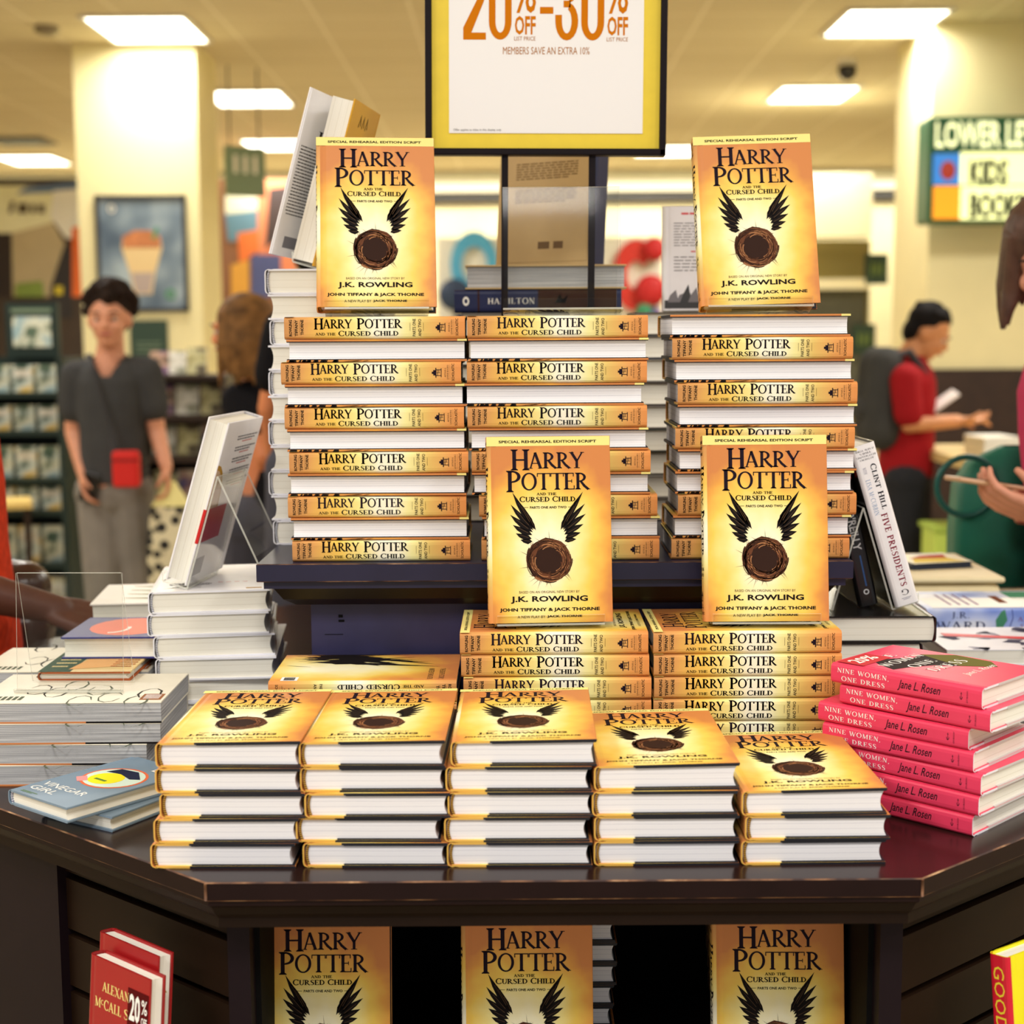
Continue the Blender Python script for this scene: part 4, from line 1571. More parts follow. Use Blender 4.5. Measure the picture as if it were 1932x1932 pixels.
acrylic_stand('empty clear acrylic stand on the cream art paperbacks', (p.x, p.y - .005, ZA), R(-2), .14, R(5), .155, .012, .004, .04)
# picture book, blue and orange book and a white one behind
INK2 = (mat('ink_peach', (232, 178, 120)), mat('ink_forest', (70, 92, 78)), mat('ink_sand', (226, 206, 150)), mat('ink_rust', (176, 92, 48)), ink_white, mat('ink_rose', (206, 120, 130)))


def pic_front(b, fn, W, H, T):
    b.polys(rc(0, .35, 0, 1), lambda u, v: fn(u, v), 4)
    b.polys([[(.3, .1), (.75, .2), (.9, .9), (.5, .95), (.38, .5)]], lambda u, v: fn(u, v, 1), 3)
    textlines(b, fn, .08, .3, .2, .9, 5, 5, 3, .3)
    textlines(b, fn, .72, .97, .2, .8, 7, 6, 5, .4, 2)


o = make_book('picture_book', 'thin colourful picture book lying on the back of the art paperbacks', 'book', .125, .15, .0125, bmat('picture_cover', (226, 196, 132)), INK2[3],
              INK2[3], pg_cream, INK2[3], None, pic_front, inks=INK2)
p = atZ(62, 1291, ZA)
o.location = (p.x + .0635, 1.965 + .076, ZA)
m_blue = bmat('jacket_royal_blue', (52, 54, 122))
m_orng = bmat('jacket_orange', (222, 84, 44))


def orb(b, fn, W, H, T):
    b.polys([[(.5 + .42 * math.cos(k * .3142), .55 + .4 * math.sin(k * .3142)) for k in range(20)]], lambda u, v: fn(u, v), 3)
    b.polys(stroke([(.6 + .2 * math.cos(k * .4), .4 + .16 * math.sin(k * .4)) for k in range(6)], .04), lambda u, v: fn(u, v, 1), 4)


o = make_book('hardcover_book', 'blue hardcover with an orange disc on its cover behind the empty stand', 'book', .152, .142, .031, m_blue, m_blue, m_blue, pg_cream, m_orng, None, orb,
              inks=(m_orng, ink_white))
p = atZ(104, 1252, ZA + .013)
o.location = (p.x + .0715, 2.045 + .076, ZA + .0127)
o.rotation_euler = (0, 0, FORE)
# taller pile behind it
pile = [('navy hardcover, bottom of the pile behind the blue and orange book', (42, 44, 74), .034), ('grey hardcover low in the pile behind the blue and orange book', (150, 146, 150), .034),
        ('navy hardcover under the white one at the left back of the table', (46, 50, 84), .036), ('large white hardcover with a green leaf print at the left back', (236, 230, 224), .046)]
z = ZT
for k, (lab, col, th) in enumerate(pile):
    def leafy(b, fn, W, H, T):
        for j in range(4):
            b.polys(stroke([(.15 + .2 * j, .2), (.25 + .18 * j, .5), (.2 + .2 * j, .75)], [.02, .08, .02]), lambda u, v: fn(u, v), 3)
    o = make_book('hardcover_book', lab, 'book', .19, .23, th, bmat('pile_cover_%d' % k, col), bmat('pile_cover_%d' % k, col), bmat('pile_cover_%d' % k, col), pg_cream,
                  bmat('pile_cover_%d' % k, col), None, leafy if k == 3 else None, inks=(mat('ink_leaf', (112, 128, 84)),))
    c = atY(300, 1180, 2.32)
    o.location = (c.x + (.01, -.01, .005, 0)[k], 2.32 + .095, z)
    o.rotation_euler = (0, 0, FORE + R(2 * k))
    z += th + .0004

# two small blue books in front
m_slate = bmat('jacket_slate_blue', (120, 142, 162), .45)
m_navyedge = mat('navy_edge', (30, 38, 56), .5)


def vin_front(b, fn, W, H, T):
    scale_fit(fn, sans('VINEGAR', .0), .12, .80, .20, .27, b, 3)
    scale_fit(fn, sans('GIRL', .0), .12, .52, .10, .17, b, 3)
    E = lambda cx, cy, rx, ry: [[(cx + rx * math.cos(k * .2618), cy + ry * math.sin(k * .2618)) for k in range(24)]]
    b.polys(E(.55, .58, .37, .22), lambda u, v: fn(u, v), 4)
    b.polys(E(.55, .58, .34, .20), lambda u, v: fn(u, v, 1), 5)
    b.polys(E(.50, .54, .2, .12), lambda u, v: fn(u, v, 2), 6)
    b.polys([[(.3, .64), (.5, .66), (.72, .62), (.82, .66), (.6, .76), (.36, .74)]], lambda u, v: fn(u, v, 3), 7)
    b.polys([[(.2, .44), (.34, .38), (.4, .44), (.26, .5)]], lambda u, v: fn(u, v, 2), 8)
    b.polys(rc(.40, .58, .485, .51), lambda u, v: fn(u, v, 4), 9)
    b.polys(rc(.66, .97, .83, .965), lambda u, v: fn(u, v, 4), 3)
    b.polys(rc(.68, .95, .845, .95), lambda u, v: fn(u, v, 5), 10)
    textlines(b, fn, .15, .4, .03, .06, 2, 9, 3)


VI = (ink_white, mat('ink_coral', (222, 110, 70)), mat('ink_mint', (206, 226, 214)), mat('ink_lemon', (240, 226, 40)), mat('ink_navy', (34, 40, 66)), mat('ink_pink', (232, 150, 150)),
      mat('ink_herb', (96, 130, 60)), mat('ink_cherry', (150, 44, 40)))
vin = make_book('hardcover_book', 'x', 'book', .118, .178, .0185, m_slate, m_slate, m_slate, pg_cream, m_slate, hb_navy, vin_front, inks=VI)
p = atZ(126, 1523, ZT + .038)
rz = R(-39)
put_book(reuse(vin, 'vin'), 'slate blue small hardcover with an oval yellow picture, at the left table edge',
         Vector((p.x, p.y, ZT + .0187)) + Matrix.Rotation(rz, 3, 'Z') @ Vector((-.059, .089, 0)), rz=rz, group='small blue hardcovers')
p = atZ(227, 1577, ZT)
rz = R(-31)
put_book(reuse(vin, 'vin'), 'slate blue small hardcover lying under the book with the oval picture',
         Vector((p.x - .012, p.y + .012, ZT)) + Matrix.Rotation(rz, 3, 'Z') @ Vector((-.059, .089, 0)), rz=rz, group='small blue hardcovers')

# pink stack
m_pink = bmat('jacket_pink', (232, 62, 98), .38)
nt, N, L, B = nodes_of(m_pink)


def script_text(b, put, m):
    pass


def pink_spine(sp, W, H, T):
    def put(ps, m, s0, s1, z0, z1):
        sp(fit(ps, s0 * H, s1 * H, z0 * T, z1 * T), m)
    put(serif_text('NINE WOMEN,', 1, 0, .12), 3, .045, .40, .54, .82)
    put(serif_text('ONE DRESS', 1, 0, .12), 3, .075, .375, .18, .43)
    put(sans('Jane L. Rosen', .012, .35), 4, .46, .74, .22, .76)
    put(stroke([(0, 1), (0, 0)], .12) + stroke([(-.4, .35), (-.2, .02), (0, -.06), (.2, .02), (.4, .35)], .12) + rc(-.22, .22, .75, .83), 4, .862, .882, .32, .68)
    put(rot90(sans('DOUBLEDAY', 0)), 4, .905, .914, .22, .78)


def pink_front(b, fn, W, H, T):
    b.polys([[(.12, .62), (.3, .58), (.5, .50), (.62, .38), (.8, .2), (.95, .3), (.98, .55), (.8, .72), (.62, .7), (.5, .78), (.3, .84), (.2, .75)]], lambda u, v: fn(u, v), 5)
    b.polys([[(.62, .38), (.8, .2), (.95, .3), (.98, .55), (.8, .72), (.7, .55)]], lambda u, v: fn(u, v, 1), 6)
    scale_fit(fn, serif_text('NINE', 1, 0, .1), .16, .62, .80, .88, b, 3, 2)
    scale_fit(fn, serif_text('WOMEN', 1, 0, .1), .16, .78, .68, .76, b, 3, 2)
    scale_fit(fn, serif_text('ONE', 1, 0, .1), .3, .66, .54, .62, b, 3, 2)
    scale_fit(fn, serif_text('DRESS', 1, 0, .1), .3, .84, .40, .49, b, 3, 2)
    scale_fit(fn, sans('Jane L. Rosen', 0, .35), .34, .84, .20, .27, b, 3, 2)


def pink_top(b, fn, W, H, T):
    pink_front(b, fn, W, H, T)
    b.polys(rc(.06, .5, .80, .985), lambda u, v: fn(u, v, 3), 7)
    scale_fit(fn, sans('20%', .02), .12, .44, .85, .95, b, 3, 4)


PI_ = (ink_white, mat('ink_charcoal', (56, 30, 38)), mat('ink_dress_black', (52, 42, 40)), mat('ink_dress_olive', (104, 100, 46)), mat('ink_sticker', (196, 62, 66)))
PT = .0247
pink = make_book('hardcover_book', 'x', 'book', .142, .196, PT - .0002, m_pink, m_pink, m_pink, pg_cream, m_wht_edge, None, pink_front, pink_spine, None, inks=PI_,
                 flap=mat('flap_grey', (206, 200, 198), .5))
pinktop = make_book('hardcover_book', 'x', 'book', .142, .196, PT - .0002, m_pink, m_pink, m_pink, pg_cream, m_wht_edge, None, pink_top, pink_spine, None, inks=PI_,
                    flap=mat('flap_grey', (206, 200, 198), .5))
tails = [(1840, 1582, 45), (1850, 1541, 45), (1853, 1500, 44), (1838, 1459, 46), (1828, 1420, 46), (1866, 1378, 44), (1850, 1336, 45)]
for k, (px, py, rot) in enumerate(tails):
    z = ZT + PT * k
    p = atZ(px, py, z)
    rz = R(rot)
    if k == 0:
        ybase = p
    o = pinktop if k == 6 else reuse(pink, 'pink')
    # keep the pile plumb: only slide along the spine direction
    d = Vector((1, -1, 0)).normalized()
    s = (px - 1846) / 1640 * 1.1
    corner = Vector((ybase.x, ybase.y, z)) + d * s
    put_book(o, 'pink hardcover with white spine title, %s in the right hand stack' % ('topmost' if k == 6 else ORD[k + 1] + ' from the bottom'),
             corner + Matrix.Rotation(rz, 3, 'Z') @ Vector((.071, .098, 0)), rz=rz, group='pink hardcovers stacked at the right')

# black hardcovers right of the riser, with two books on stands
m_blk = bmat('jacket_black', (24, 22, 22), .22)
m_maroon = mat('maroon_edge', (92, 28, 30), .4)


def blk_front(b, fn, W, H, T):
    scale_fit(fn, serif_text('PRESIDENTS', 1, 0, .1), .08, .92, .80, .84, b, 3)


blk = make_book('hardcover_book', 'x', 'book', .168, .235, .0365, m_blk, m_maroon, m_blk, pg_cream, m_blk, None, None, inks=(mat('ink_silver', (170, 170, 170), .3),))
for k in range(5):
    c = atY(1768, 1200, 2.0)
    put_book(reuse(blk, 'blk'), 'black hardcover, %s in the dark pile right of the riser' % ('topmost' if k == 4 else ORD[k + 1] + ' from the bottom'),
             (c.x - .084 + (0, .003, -.004, -.02, 0)[k], 2.0 + .1175, ZT + .0368 * k), rz=PI + R((0, 1, -1, .6, -.6)[k]), group='black hardcovers right of the riser')
ZB = ZT + 5 * .0368


def clint_spine(sp, W, H, T):
    def put(ps, m, s0, s1, z0, z1):
        sp(fit(ps, s0 * H, s1 * H, z0 * T, z1 * T), m)
    for k, tx in enumerate(('#1 NEW YORK', 'TIMES', 'BESTSELLING', 'AUTHORS')):
        w = .1 + .028 * len(tx)
        put(rot90(serif_text(tx), False) if False else [[(y, -x) for x, y in q] for q in serif_text(tx)], 3, .03 + .018 * k, .041 + .018 * k, .5 - w, .5 + w)
    put(heavy(serif_text('CLINT HILL', 1.15, 0, .08)), 3, .125, .405, .55, .79)
    put(serif_text('WITH', 1, 0, .08), 5, .135, .175, .22, .36)
    put(serif_text('LISA McCUBBIN', 1, 0, .08), 6, .21, .43, .20, .40)
    put(heavy(serif_text('FIVE PRESIDENTS', 1, 0, .1)), 4, .43, .885, .42, .70)
    put([[(y, -x) for x, y in q] for q in serif_text('G')], 3, .905, .94, .38, .68)
    put(rc(0, 1, 0, 1), 5, .955, .958, .32, .72)
    put(rc(0, 1, 0, 1), 5, .963, .966, .38, .66)


clint = make_book('hardcover_book', 'x', 'book', .16, .232, .034, m_blk, m_wht, m_blk, pg_cream, m_blk, None, None, clint_spine, inks=(
    mat('ink_ink', (44, 42, 56)), mat('ink_wine', (168, 44, 70)), mat('ink_grey2', (140, 140, 160)), mat('ink_steel', (150, 170, 200))))
f = atY(1690, 1157, 2.035)
stand_up(clint, 'hardcover with white spine lettered in black and red, leaning in a stand at the right', (f.x, 2.035, ZB), .16, .232, 92, 17, 0, -.98, lift=.0046)
acrylic_stand('clear acrylic stand holding the white spined leaning book', Vector((f.x, 2.035, ZB)) + Matrix.Rotation(R(92), 3, 'Z') @ Vector((.07, .003, 0)), R(92), .13, R(17), .15, .037, .012, .04)


def bill_spine(sp, W, H, T):
    def put(ps, m, s0, s1, z0, z1):
        sp(fit(ps, s0 * H, s1 * H, z0 * T, z1 * T), m)
    put(rc(0, 1, 0, 1), 4, .005, .10, .02, .98)
    put(sans("BILL O'REILLY", .02), 3, .16, .60, .3, .74)
    put(rc(0, 1, 0, 1), 5, .64, .86, .52, .6)
    put(arc(0, 0, 1, 1, 0, 360, .4, .4, 12), 3, .88, .92, .35, .65)


bill = make_book('hardcover_book', 'x', 'book', .155, .20, .027, m_blk, m_blk, m_blk, pg_cream, m_blk, None, None, bill_spine, inks=(
    mat('ink_pale', (206, 206, 206)), m_red, mat('ink_blue_dim', (60, 90, 140))))
f = atY(1622, 1140, 2.062)
stand_up(bill, 'black hardcover with a red topped spine between riser and white spined book', (f.x, 2.062, ZB), .155, .20, 90, 13, 0, -.98, lift=.0005)

# blue romance novels and others at the right back
m_ward = mat('jacket_sky', (150, 168, 214), .35)
nt, N, L, B = nodes_of(m_ward)
tc = N.new('ShaderNodeTexCoord')
no = N.new('ShaderNodeTexNoise'); no.inputs['Scale'].default_value = 12
L.new(tc.outputs['Object'], no.inputs['Vector'])
L.new(ramp(nt, no.outputs['Fac'], [(.35, (112, 136, 206)), (.5, (172, 186, 226)), (.65, (222, 224, 234))]), B.inputs['Base Color'])


def ward_spine(sp, W, H, T):
    def put(ps, m, s0, s1, z0, z1):
        sp(fit(ps, s0 * H, s1 * H, z0 * T, z1 * T), m)
    put(serif_text('J.R.', 1, 0, .1), 3, .17, .29, .56, .86)
    put(serif_text('WARD', 1, 0, .06), 3, .06, .40, .10, .46)
    put([[(.1, 0), (.5, .1), (.9, .5), (.7, 1), (.4, .9), (.0, .5)]], 5, .47, .55, .05, .95)
    put(stroke([(0, 0), (.3, .5), (.2, 1)], .08), 6, .565, .59, .2, .95)
    put(serif_text('THE', 1, 0, .1), 4, .68, .76, .72, .88)
    put(serif_text("ANGELS", 1, 0, .1), 4, .62, .84, .44, .64)
    put(serif_text('SHARE', 1, 0, .1), 4, .64, .82, .12, .34)


ward_inks = (mat('ink_slate', (60, 66, 100)), mat('ink_mauve', (126, 84, 130)), mat('ink_green', (70, 130, 100)), mat('ink_indigo', (50, 60, 130)), ink_white, mat('ink_brown3', (110, 60, 36)))


def ward_front(b, fn, W, H, T):
    b.polys(rc(.05, .6, .05, .95), lambda u, v: fn(u, v), 7)
    b.polys(rc(.5, .95, .04, .3), lambda u, v: fn(u, v), 5)
    b.polys(rc(.3, .7, .38, .44), lambda u, v: fn(u, v, 1), 8)
    textlines(b, fn, .2, .8, .6, .85, 4, 4, 3, .3, 1)


ward = make_book('hardcover_book', 'x', 'book', .165, .24, .0392, m_ward, m_ward, m_ward, pg_cream, m_ward, None, ward_front, ward_spine, inks=ward_inks)
YW = 2.40
for k in range(3):
    c = atY(1748 + (0, -4, 0)[k], 1180, YW)
    put_book(reuse(ward, 'ward'), 'pale blue hardcover with landscape spine, %s of three at the right back' % ('topmost' if k == 2 else ('bottom', 'middle')[k]),
             (c.x + .12, YW + .0825, ZT + .0396 * k), rz=SPINE + R((0, .8, 0)[k]), group='pale blue hardcovers at the right back')


def comic(b, fn, W, H, T):
    rnd = random.Random(8)
    for k in range(16):
        cx, cy = rnd.random(), rnd.random()
        b.polys(stroke([(min(.98, max(.02, cx + .14 * (rnd.random() - .5) + .05 * j)), min(.98, max(.02, cy + .12 * (rnd.random() - .5)))) for j in range(5)], [.02, .09, .11, .06, .02]),
                lambda u, v: fn(u, v, k * .2), 3 + k % 2)
    b.polys([[(.3, .1), (.44, .1), (.6, .6), (.5, .62)]], lambda u, v: fn(u, v, 5), 5)


com = make_book('paperback_book', 'x', 'book', .175, .25, .0238, bmat('comic_cover', (222, 220, 226)), m_wht, m_wht, pg_cream, m_wht, None, comic, inks=(
    mat('ink_smoke', (70, 68, 88)), mat('ink_mist', (150, 150, 166)), m_red), bt=.0018, over=.0008, paperback=True)
for k in range(4):
    c = atY(1786, 1238, 2.19)
    put_book(reuse(com, 'com'), 'white paperback with brush drawings, %s behind the pink books' % ('topmost' if k == 3 else ORD[k + 1] + ' from the bottom'),
             (c.x + .125, 2.19 + .0875, ZT + .0239 * k), rz=FORE + R((1, -1, .5, 0)[k]), group='brush drawing paperbacks at the right')
# cream carton with a booklet on it
cr = thing('carton', 'low cream carton at the right back carrying a booklet', 'box', (.755, 2.83, ZT))
b = MB(); b.box(-.14, .14, -.15, .15, 0, .112); b.build('body', bmat('carton_cream', (232, 216, 172), .6), cr, bevel=.02)
b = MB(); b.box(-.142, .142, -.152, .152, .112, .124); b.build('lid', bmat('carton_lid', (238, 224, 184), .6), cr, bevel=.006)


def mag(b, fn, W, H, T):
    b.polys([[(.1, .1), (.9, .05), (.8, .5), (.3, .6)]], lambda u, v: fn(u, v), 3)
    b.polys([[(.2, .5), (.8, .45), (.9, .8), (.5, .75)]], lambda u, v: fn(u, v, 1), 4)
    b.polys([[(.4, .8), (.9, .82), (.95, .95), (.4, .97)]], lambda u, v: fn(u, v, 2), 5)


o = make_book('booklet', 'glossy booklet with yellow and red picture lying on the cream carton', 'booklet', .13, .115, .012, bmat('booklet_cover', (236, 226, 190)), m_navyedge, m_navyedge, m_navyedge,
              m_navyedge, None, mag, inks=(mat('ink_yellow', (226, 200, 90)), mat('ink_red2', (190, 80, 56)), ink_white), bt=.0015, paperback=True)
o.location = (.795, 2.83, ZT + .1245)
o.rotation_euler = (0, 0, R(14))

# ---------------------------------------------------------------- things behind the riser stacks
cols = [(60, 50, 44), (120, 116, 112), (40, 44, 60), (96, 90, 84), (150, 146, 140), (70, 64, 50), (54, 58, 54), (110, 104, 100)]


def support(px, n, Y, top, lab, w=.24, seed=0):
    th = (top - ZS) / n
    for k in range(n):
        cc = cols[(k + seed) % len(cols)]
        m_ = bmat('back_cover_%d_%d_%d' % cc, cc)
        o = make_book('hardcover_book', lab % ('topmost' if k == n - 1 else ORD[k + 1] + ' from the bottom'), 'book', .165, w, th - .0003, m_, m_, m_, pg_cream, m_, None)
        c = atY(px, 800, Y)
        o.location = (c.x + rj.uniform(-.003, .003), Y + .0825, ZS + th * k)
        o.rotation_euler = (0, 0, FORE)


YH = 2.36
support(1018, 8, YH, 1.533, 'plain hardcover, %s in the pile behind the middle riser stack', .25)
m_tan = bmat('jacket_tan', (196, 168, 118), .45)
m_navyb = bmat('jacket_navy', (30, 38, 78), .35)


def ham_spine(sp, W, H, T):
    def put(ps, m, s0, s1, z0, z1):
        sp(fit(ps, s0 * H, s1 * H, z0 * T, z1 * T), m)
    put(arc(0, 0, 1, 1, 0, 360, .5, .5, 12), 3, .05, .09, .3, .7)
    put(serif_text('HAMILTON', 1, 0, .1), 3, .20, .48, .36, .64)
    put([[(0, 0), (.4, 1), (.6, .4), (1, .9), (.8, 0)]], 3, .60, .68, .4, .8)
    put(rc(0, 1, 0, 1), 4, .14, .15, 0, 1)
    put(rc(0, 1, 0, 1), 4, .5, .97, .02, .98)


ham = make_book('hardcover_book', 'dark navy and brown hardcover lying behind the middle riser stack under the cream paged book', 'book', .165, .262, .036, m_navyb, m_navyb, m_navyb, pg_cream, m_navyb, None, None, ham_spine,
                inks=(ink_white, mat('ink_umber', (64, 40, 30))))
c = atY(1015, 590, YH)
ham.location = (c.x, YH + .0825, 1.5333)
ham.rotation_euler = (0, 0, SPINE)
thick = make_book('hardcover_book', 'thick hardcover with deckled grey pages lying under the standing tan book', 'book', .165, .252, .0375, m_tan, m_tan, m_tan, pg_grey, bmat('tan_edge', (180, 150, 90)), None)
c = atY(1030, 545, YH)
thick.location = (c.x, YH + .0825, 1.5696)
thick.rotation_euler = (0, 0, FORE)


def tan_back(b, fn, W, H, T):
    for k, (y0, y1, n) in enumerate(((.80, .84, 3), (.60, .72, 7), (.44, .54, 6), (.92, .97, 3))):
        textlines(b, fn, .18, .82, y0, y1, n, 3, k, .4)
    b.polys(rc(.44, .56, .12, .17), lambda u, v: fn(u, v), 3)
    b.polys(rc(.60, .70, .12, .17), lambda u, v: fn(u, v), 3)
    for q in (rc(.05, .052, .03, .97), rc(.948, .95, .03, .97), rc(.05, .95, .03, .032)):
        b.polys(q, lambda u, v: fn(u, v), 3)


tanb = make_book('hardcover_book', 'x', 'book', .176, .235, .048, m_navyb, m_navyb, m_tan, pg_cream, m_navyb, None, None, None, tan_back, inks=(mat('ink_sepia', (112, 88, 58)),))
M3 = Matrix.Rotation(R(-30), 3, 'Z') @ Matrix.Rotation(R(-6), 3, 'X') @ Matrix.Rotation(PI / 2, 3, 'X') @ Matrix.Rotation(PI, 3, 'Y')
c = atY(1024, 500, YH + .06)
put_book(tanb, 'tan backed book standing with its navy spine at right, behind the sign rods', Vector((c.x, YH + .075, 1.6076)) + M3 @ Vector((0, .1175, 0)), M3)

support(1345, 9, YH, 1.533, 'plain hardcover, %s in the pile behind the right riser stack', .25, 3)


def page_front(b, fn, W, H, T):
    textlines(b, fn, .2, .8, .92, .95, 1, 4, 1, .6)
    textlines(b, fn, .12, .85, .62, .86, 9, 3, 2, .3)
    textlines(b, fn, .12, .85, .38, .54, 5, 3, 3, .3)
    textlines(b, fn, .3, .7, .56, .58, 1, 4, 1, .6)
    rnd = random.Random(4)
    b.polys(rc(.02, .98, .02, .10), lambda u, v: fn(u, v), 5)
    for k in range(14):
        x = .05 + .9 * rnd.random()
        b.polys([[(x - .06, .08), (x + .06, .08), (x + .03, .16 + .1 * rnd.random()), (x - .03, .15)]], lambda u, v: fn(u, v, 1 + k * .1), 5 if k % 2 else 3)


pw = make_book('hardcover_book', 'x', 'book', .15, .165, .02, bmat('page_white', (226, 222, 226)), m_wht, m_wht, pg_cream, m_wht, None, page_front, inks=(mat('ink_print', (120, 116, 120)), m_red, mat('ink_trees', (70, 70, 72))))
c = atY(1242, 590, YH)
stand_up(pw, 'white book with printed page facing forward behind the right facing book', (c.x + .012, YH + .055, 1.533), .15, .165, 0, 5, 0, -.98, lift=.0005)
c2 = Vector((c.x + .09, YH + .06, 1.533))

# ---------------------------------------------------------------- sale sign on two rods
m_frame = mat('sign_frame_black', (24, 17, 20), .45, .12)
m_mat = mat('sign_yellow_mat', (236, 208, 58), .45, .4, .03, 40)
m_paper = mat('sign_paper', (242, 240, 240), .5)
ink_or = mat('ink_sign_orange', (206, 118, 8), .6, .2)
ink_or2 = mat('ink_sign_brown', (178, 116, 50), .5)
YG = 2.2
zg = lambda px, py: atY(px, py, YG)
sg = thing('sale_sign', 'framed yellow sale sign with orange percent figures standing on two rods', 'sign', (0, YG, ZS))
a, c = zg(797, 295), zg(1252, -330)
b = MB()


def sbox(b, x0, x1, z0, z1, y0, y1, m=0):
    b.box(x0, x1, y0, y1, z0 - ZS, z1 - ZS, m)


th = .0095
sbox(b, a.x, c.x, a.z, a.z + th, -.012, .012); sbox(b, a.x, c.x, c.z - th, c.z, -.012, .012)
sbox(b, a.x, a.x + th, a.z, c.z, -.012, .012); sbox(b, c.x - th, c.x, a.z, c.z, -.012, .012)
b.build('frame', m_frame, sg, bevel=.0015)
b = MB(); sbox(b, a.x + .005, c.x - .005, a.z + .005, c.z - .005, -.004, .006); b.build('backing', m_mat, sg, label='yellow backing')
p0, p1 = zg(841, 253), zg(1207, -290)
b = MB(); sbox(b, p0.x, p1.x, p0.z, p1.z, -.0052, -.004)


def st(ps, x0, x1, y0, y1, m):
    q0, q1 = zg(x0, y1), zg(x1, y0)
    b.polys(fit(ps, q0.x, q1.x, q0.z, q1.z), lambda u, v: (u, -.0055, v - ZS), m)


st(digit('2', 0) + digit('0', 1.13), 866, 956, -58, 77, 1)
st(digit('3', 0) + digit('0', 1.13), 1039, 1131, -58, 77, 1)
st(rc(0, 1, 0, 1), 1010, 1035, 14, 27, 1)
for x0, x1 in ((963, 1002), (1137, 1176)):
    st(sans('%', .01), x0, x1, -62, 26, 1)
    st(sans('OFF', .025), x0, x1, 31, 67, 1)
    st(sans('LIST PRICE', 0), x0 - 1, x1, 70, 78, 2)
st(sans('MEMBERS SAVE AN EXTRA 10%', .0), 941, 1104, 89, 104, 2)
st(sans('Offer applies to titles in this display only.', 0), 849, 940, 244, 250, 3)
b.build('paper', [m_paper, ink_or, ink_or2, mat('ink_grey3', (110, 108, 106))], sg, label='white printed card')
for px in (947, 1111):
    q = zg(px, 400)
    b = MB(); b.box(q.x - .0048, q.x + .0048, -.005, .005, .008, a.z - ZS); b.build('rod', m_frame, sg)
b = MB(); b.box(zg(930, 400).x, zg(1130, 400).x, -.03, .08, 0, .008); b.build('base', m_frame, sg)
sg.rotation_euler = (0, R(.5), 0)

q = atY(1061, 590, 2.0)
acrylic_stand('empty clear acrylic stand on the middle riser stack', (q.x, 2.0, ZTOP), 0, .157, R(13), .176, .034, .013, .035)

# ---------------------------------------------------------------- books on the slotted side panels
m_redj = bmat('jacket_scarlet', (160, 22, 26), .35)


def mc_front(b, fn, W, H, T):
    scale_fit(fn, serif_text('ALEXANDER', 1, 0, .02), .24, 1.16, .80, .865, b, 3)
    for k in range(0):
        pass
    scale_fit(fn, serif_text('McCALL', 1, 0, .02), .13, .70, .69, .755, b, 3)
    scale_fit(fn, serif_text('S', 1, 0, .02), .77, .86, .69, .755, b, 3)
    b.polys(rc(.25, .8, .2, .58), lambda u, v: fn(u, v), 5)


def mc_sticker(b, fn, W, H, T):
    scale_fit(fn, serif_text('ALEXAN', 1, 0, .02), .24, .68, .80, .865, b, 3)
    scale_fit(fn, serif_text('McCALL', 1, 0, .02), .13, .56, .69, .755, b, 3)
    scale_fit(fn, serif_text('S', 1, 0, .02), .61, .68, .69, .755, b, 3)
    b.polys(rc(.30, .9, .15, .60), lambda u, v: fn(u, v), 5)
    b.polys(rc(.66, .99, .66, .90), lambda u, v: fn(u, v, 1), 4)
    scale_fit(fn, sans('20', .03), .69, .86, .70, .87, b, 6, 2)
    scale_fit(fn, sans('%', .01), .88, .97, .77, .86, b, 6, 2)
    scale_fit(fn, sans('OFF', .02), .88, .97, .70, .75, b, 6, 2)
    b.polys(rc(.64, .99, .612, .655), lambda u, v: fn(u, v, 1), 3)


MI = (mat('ink_cream_yellow', (244, 226, 140)), mat('ink_sticker_maroon', (84, 14, 16)), mat('ink_picture', (60, 44, 36)), ink_white)
M40 = lambda s: Matrix.Rotation(R(s * 40), 3, 'Z')


def on_slats(M, s, off, z):
    v = M @ Vector((s, off, 0))
    return Vector((v.x, v.y, z))


for lab, art, s, off, zt in (('red hardcover with a maroon sale sticker, front one on the left slotted panel', mc_sticker, .085, .062, .8125),
                             ('red hardcover tucked behind the stickered one on the left slotted panel', mc_sticker if False else mc_front, .105, .036, .8245)):
    o = make_book('hardcover_book', lab, 'book', .112, .178, .021, m_redj, m_redj, m_redj, pg_cream, m_redj, None, art, inks=MI)
    M3 = stand_rot(-40, 5)
    o.location = on_slats(ML, s, off, zt) - M3 @ Vector((0, .089, 0)) - Vector((0, 0, .0))
    o.rotation_euler = M3.to_euler()
v = ML @ Vector((.09, 0, 0))
lg = thing('slat_ledge', 'small metal ledge holding the red books on the left panel', 'ledge', (v.x, v.y, .632), (0, 0, R(-40)))
b = MB(); b.box(-.075, .075, -.105, .0, -.003, 0); b.build('tray', m_frame, lg)
b = MB(); b.box(-.075, .075, -.105, -.1025, 0, .012); b.build('lip', m_frame, lg)
m_lemon = bmat('jacket_lemon', (236, 226, 20), .35)
m_mag = bmat('jacket_crimson', (208, 22, 48), .35)


def good_spine(sp, W, H, T):
    sp(fit(sans('GOOD AS GONE', .0), .06 * H, .9 * H, .25 * T, .78 * T), 3)


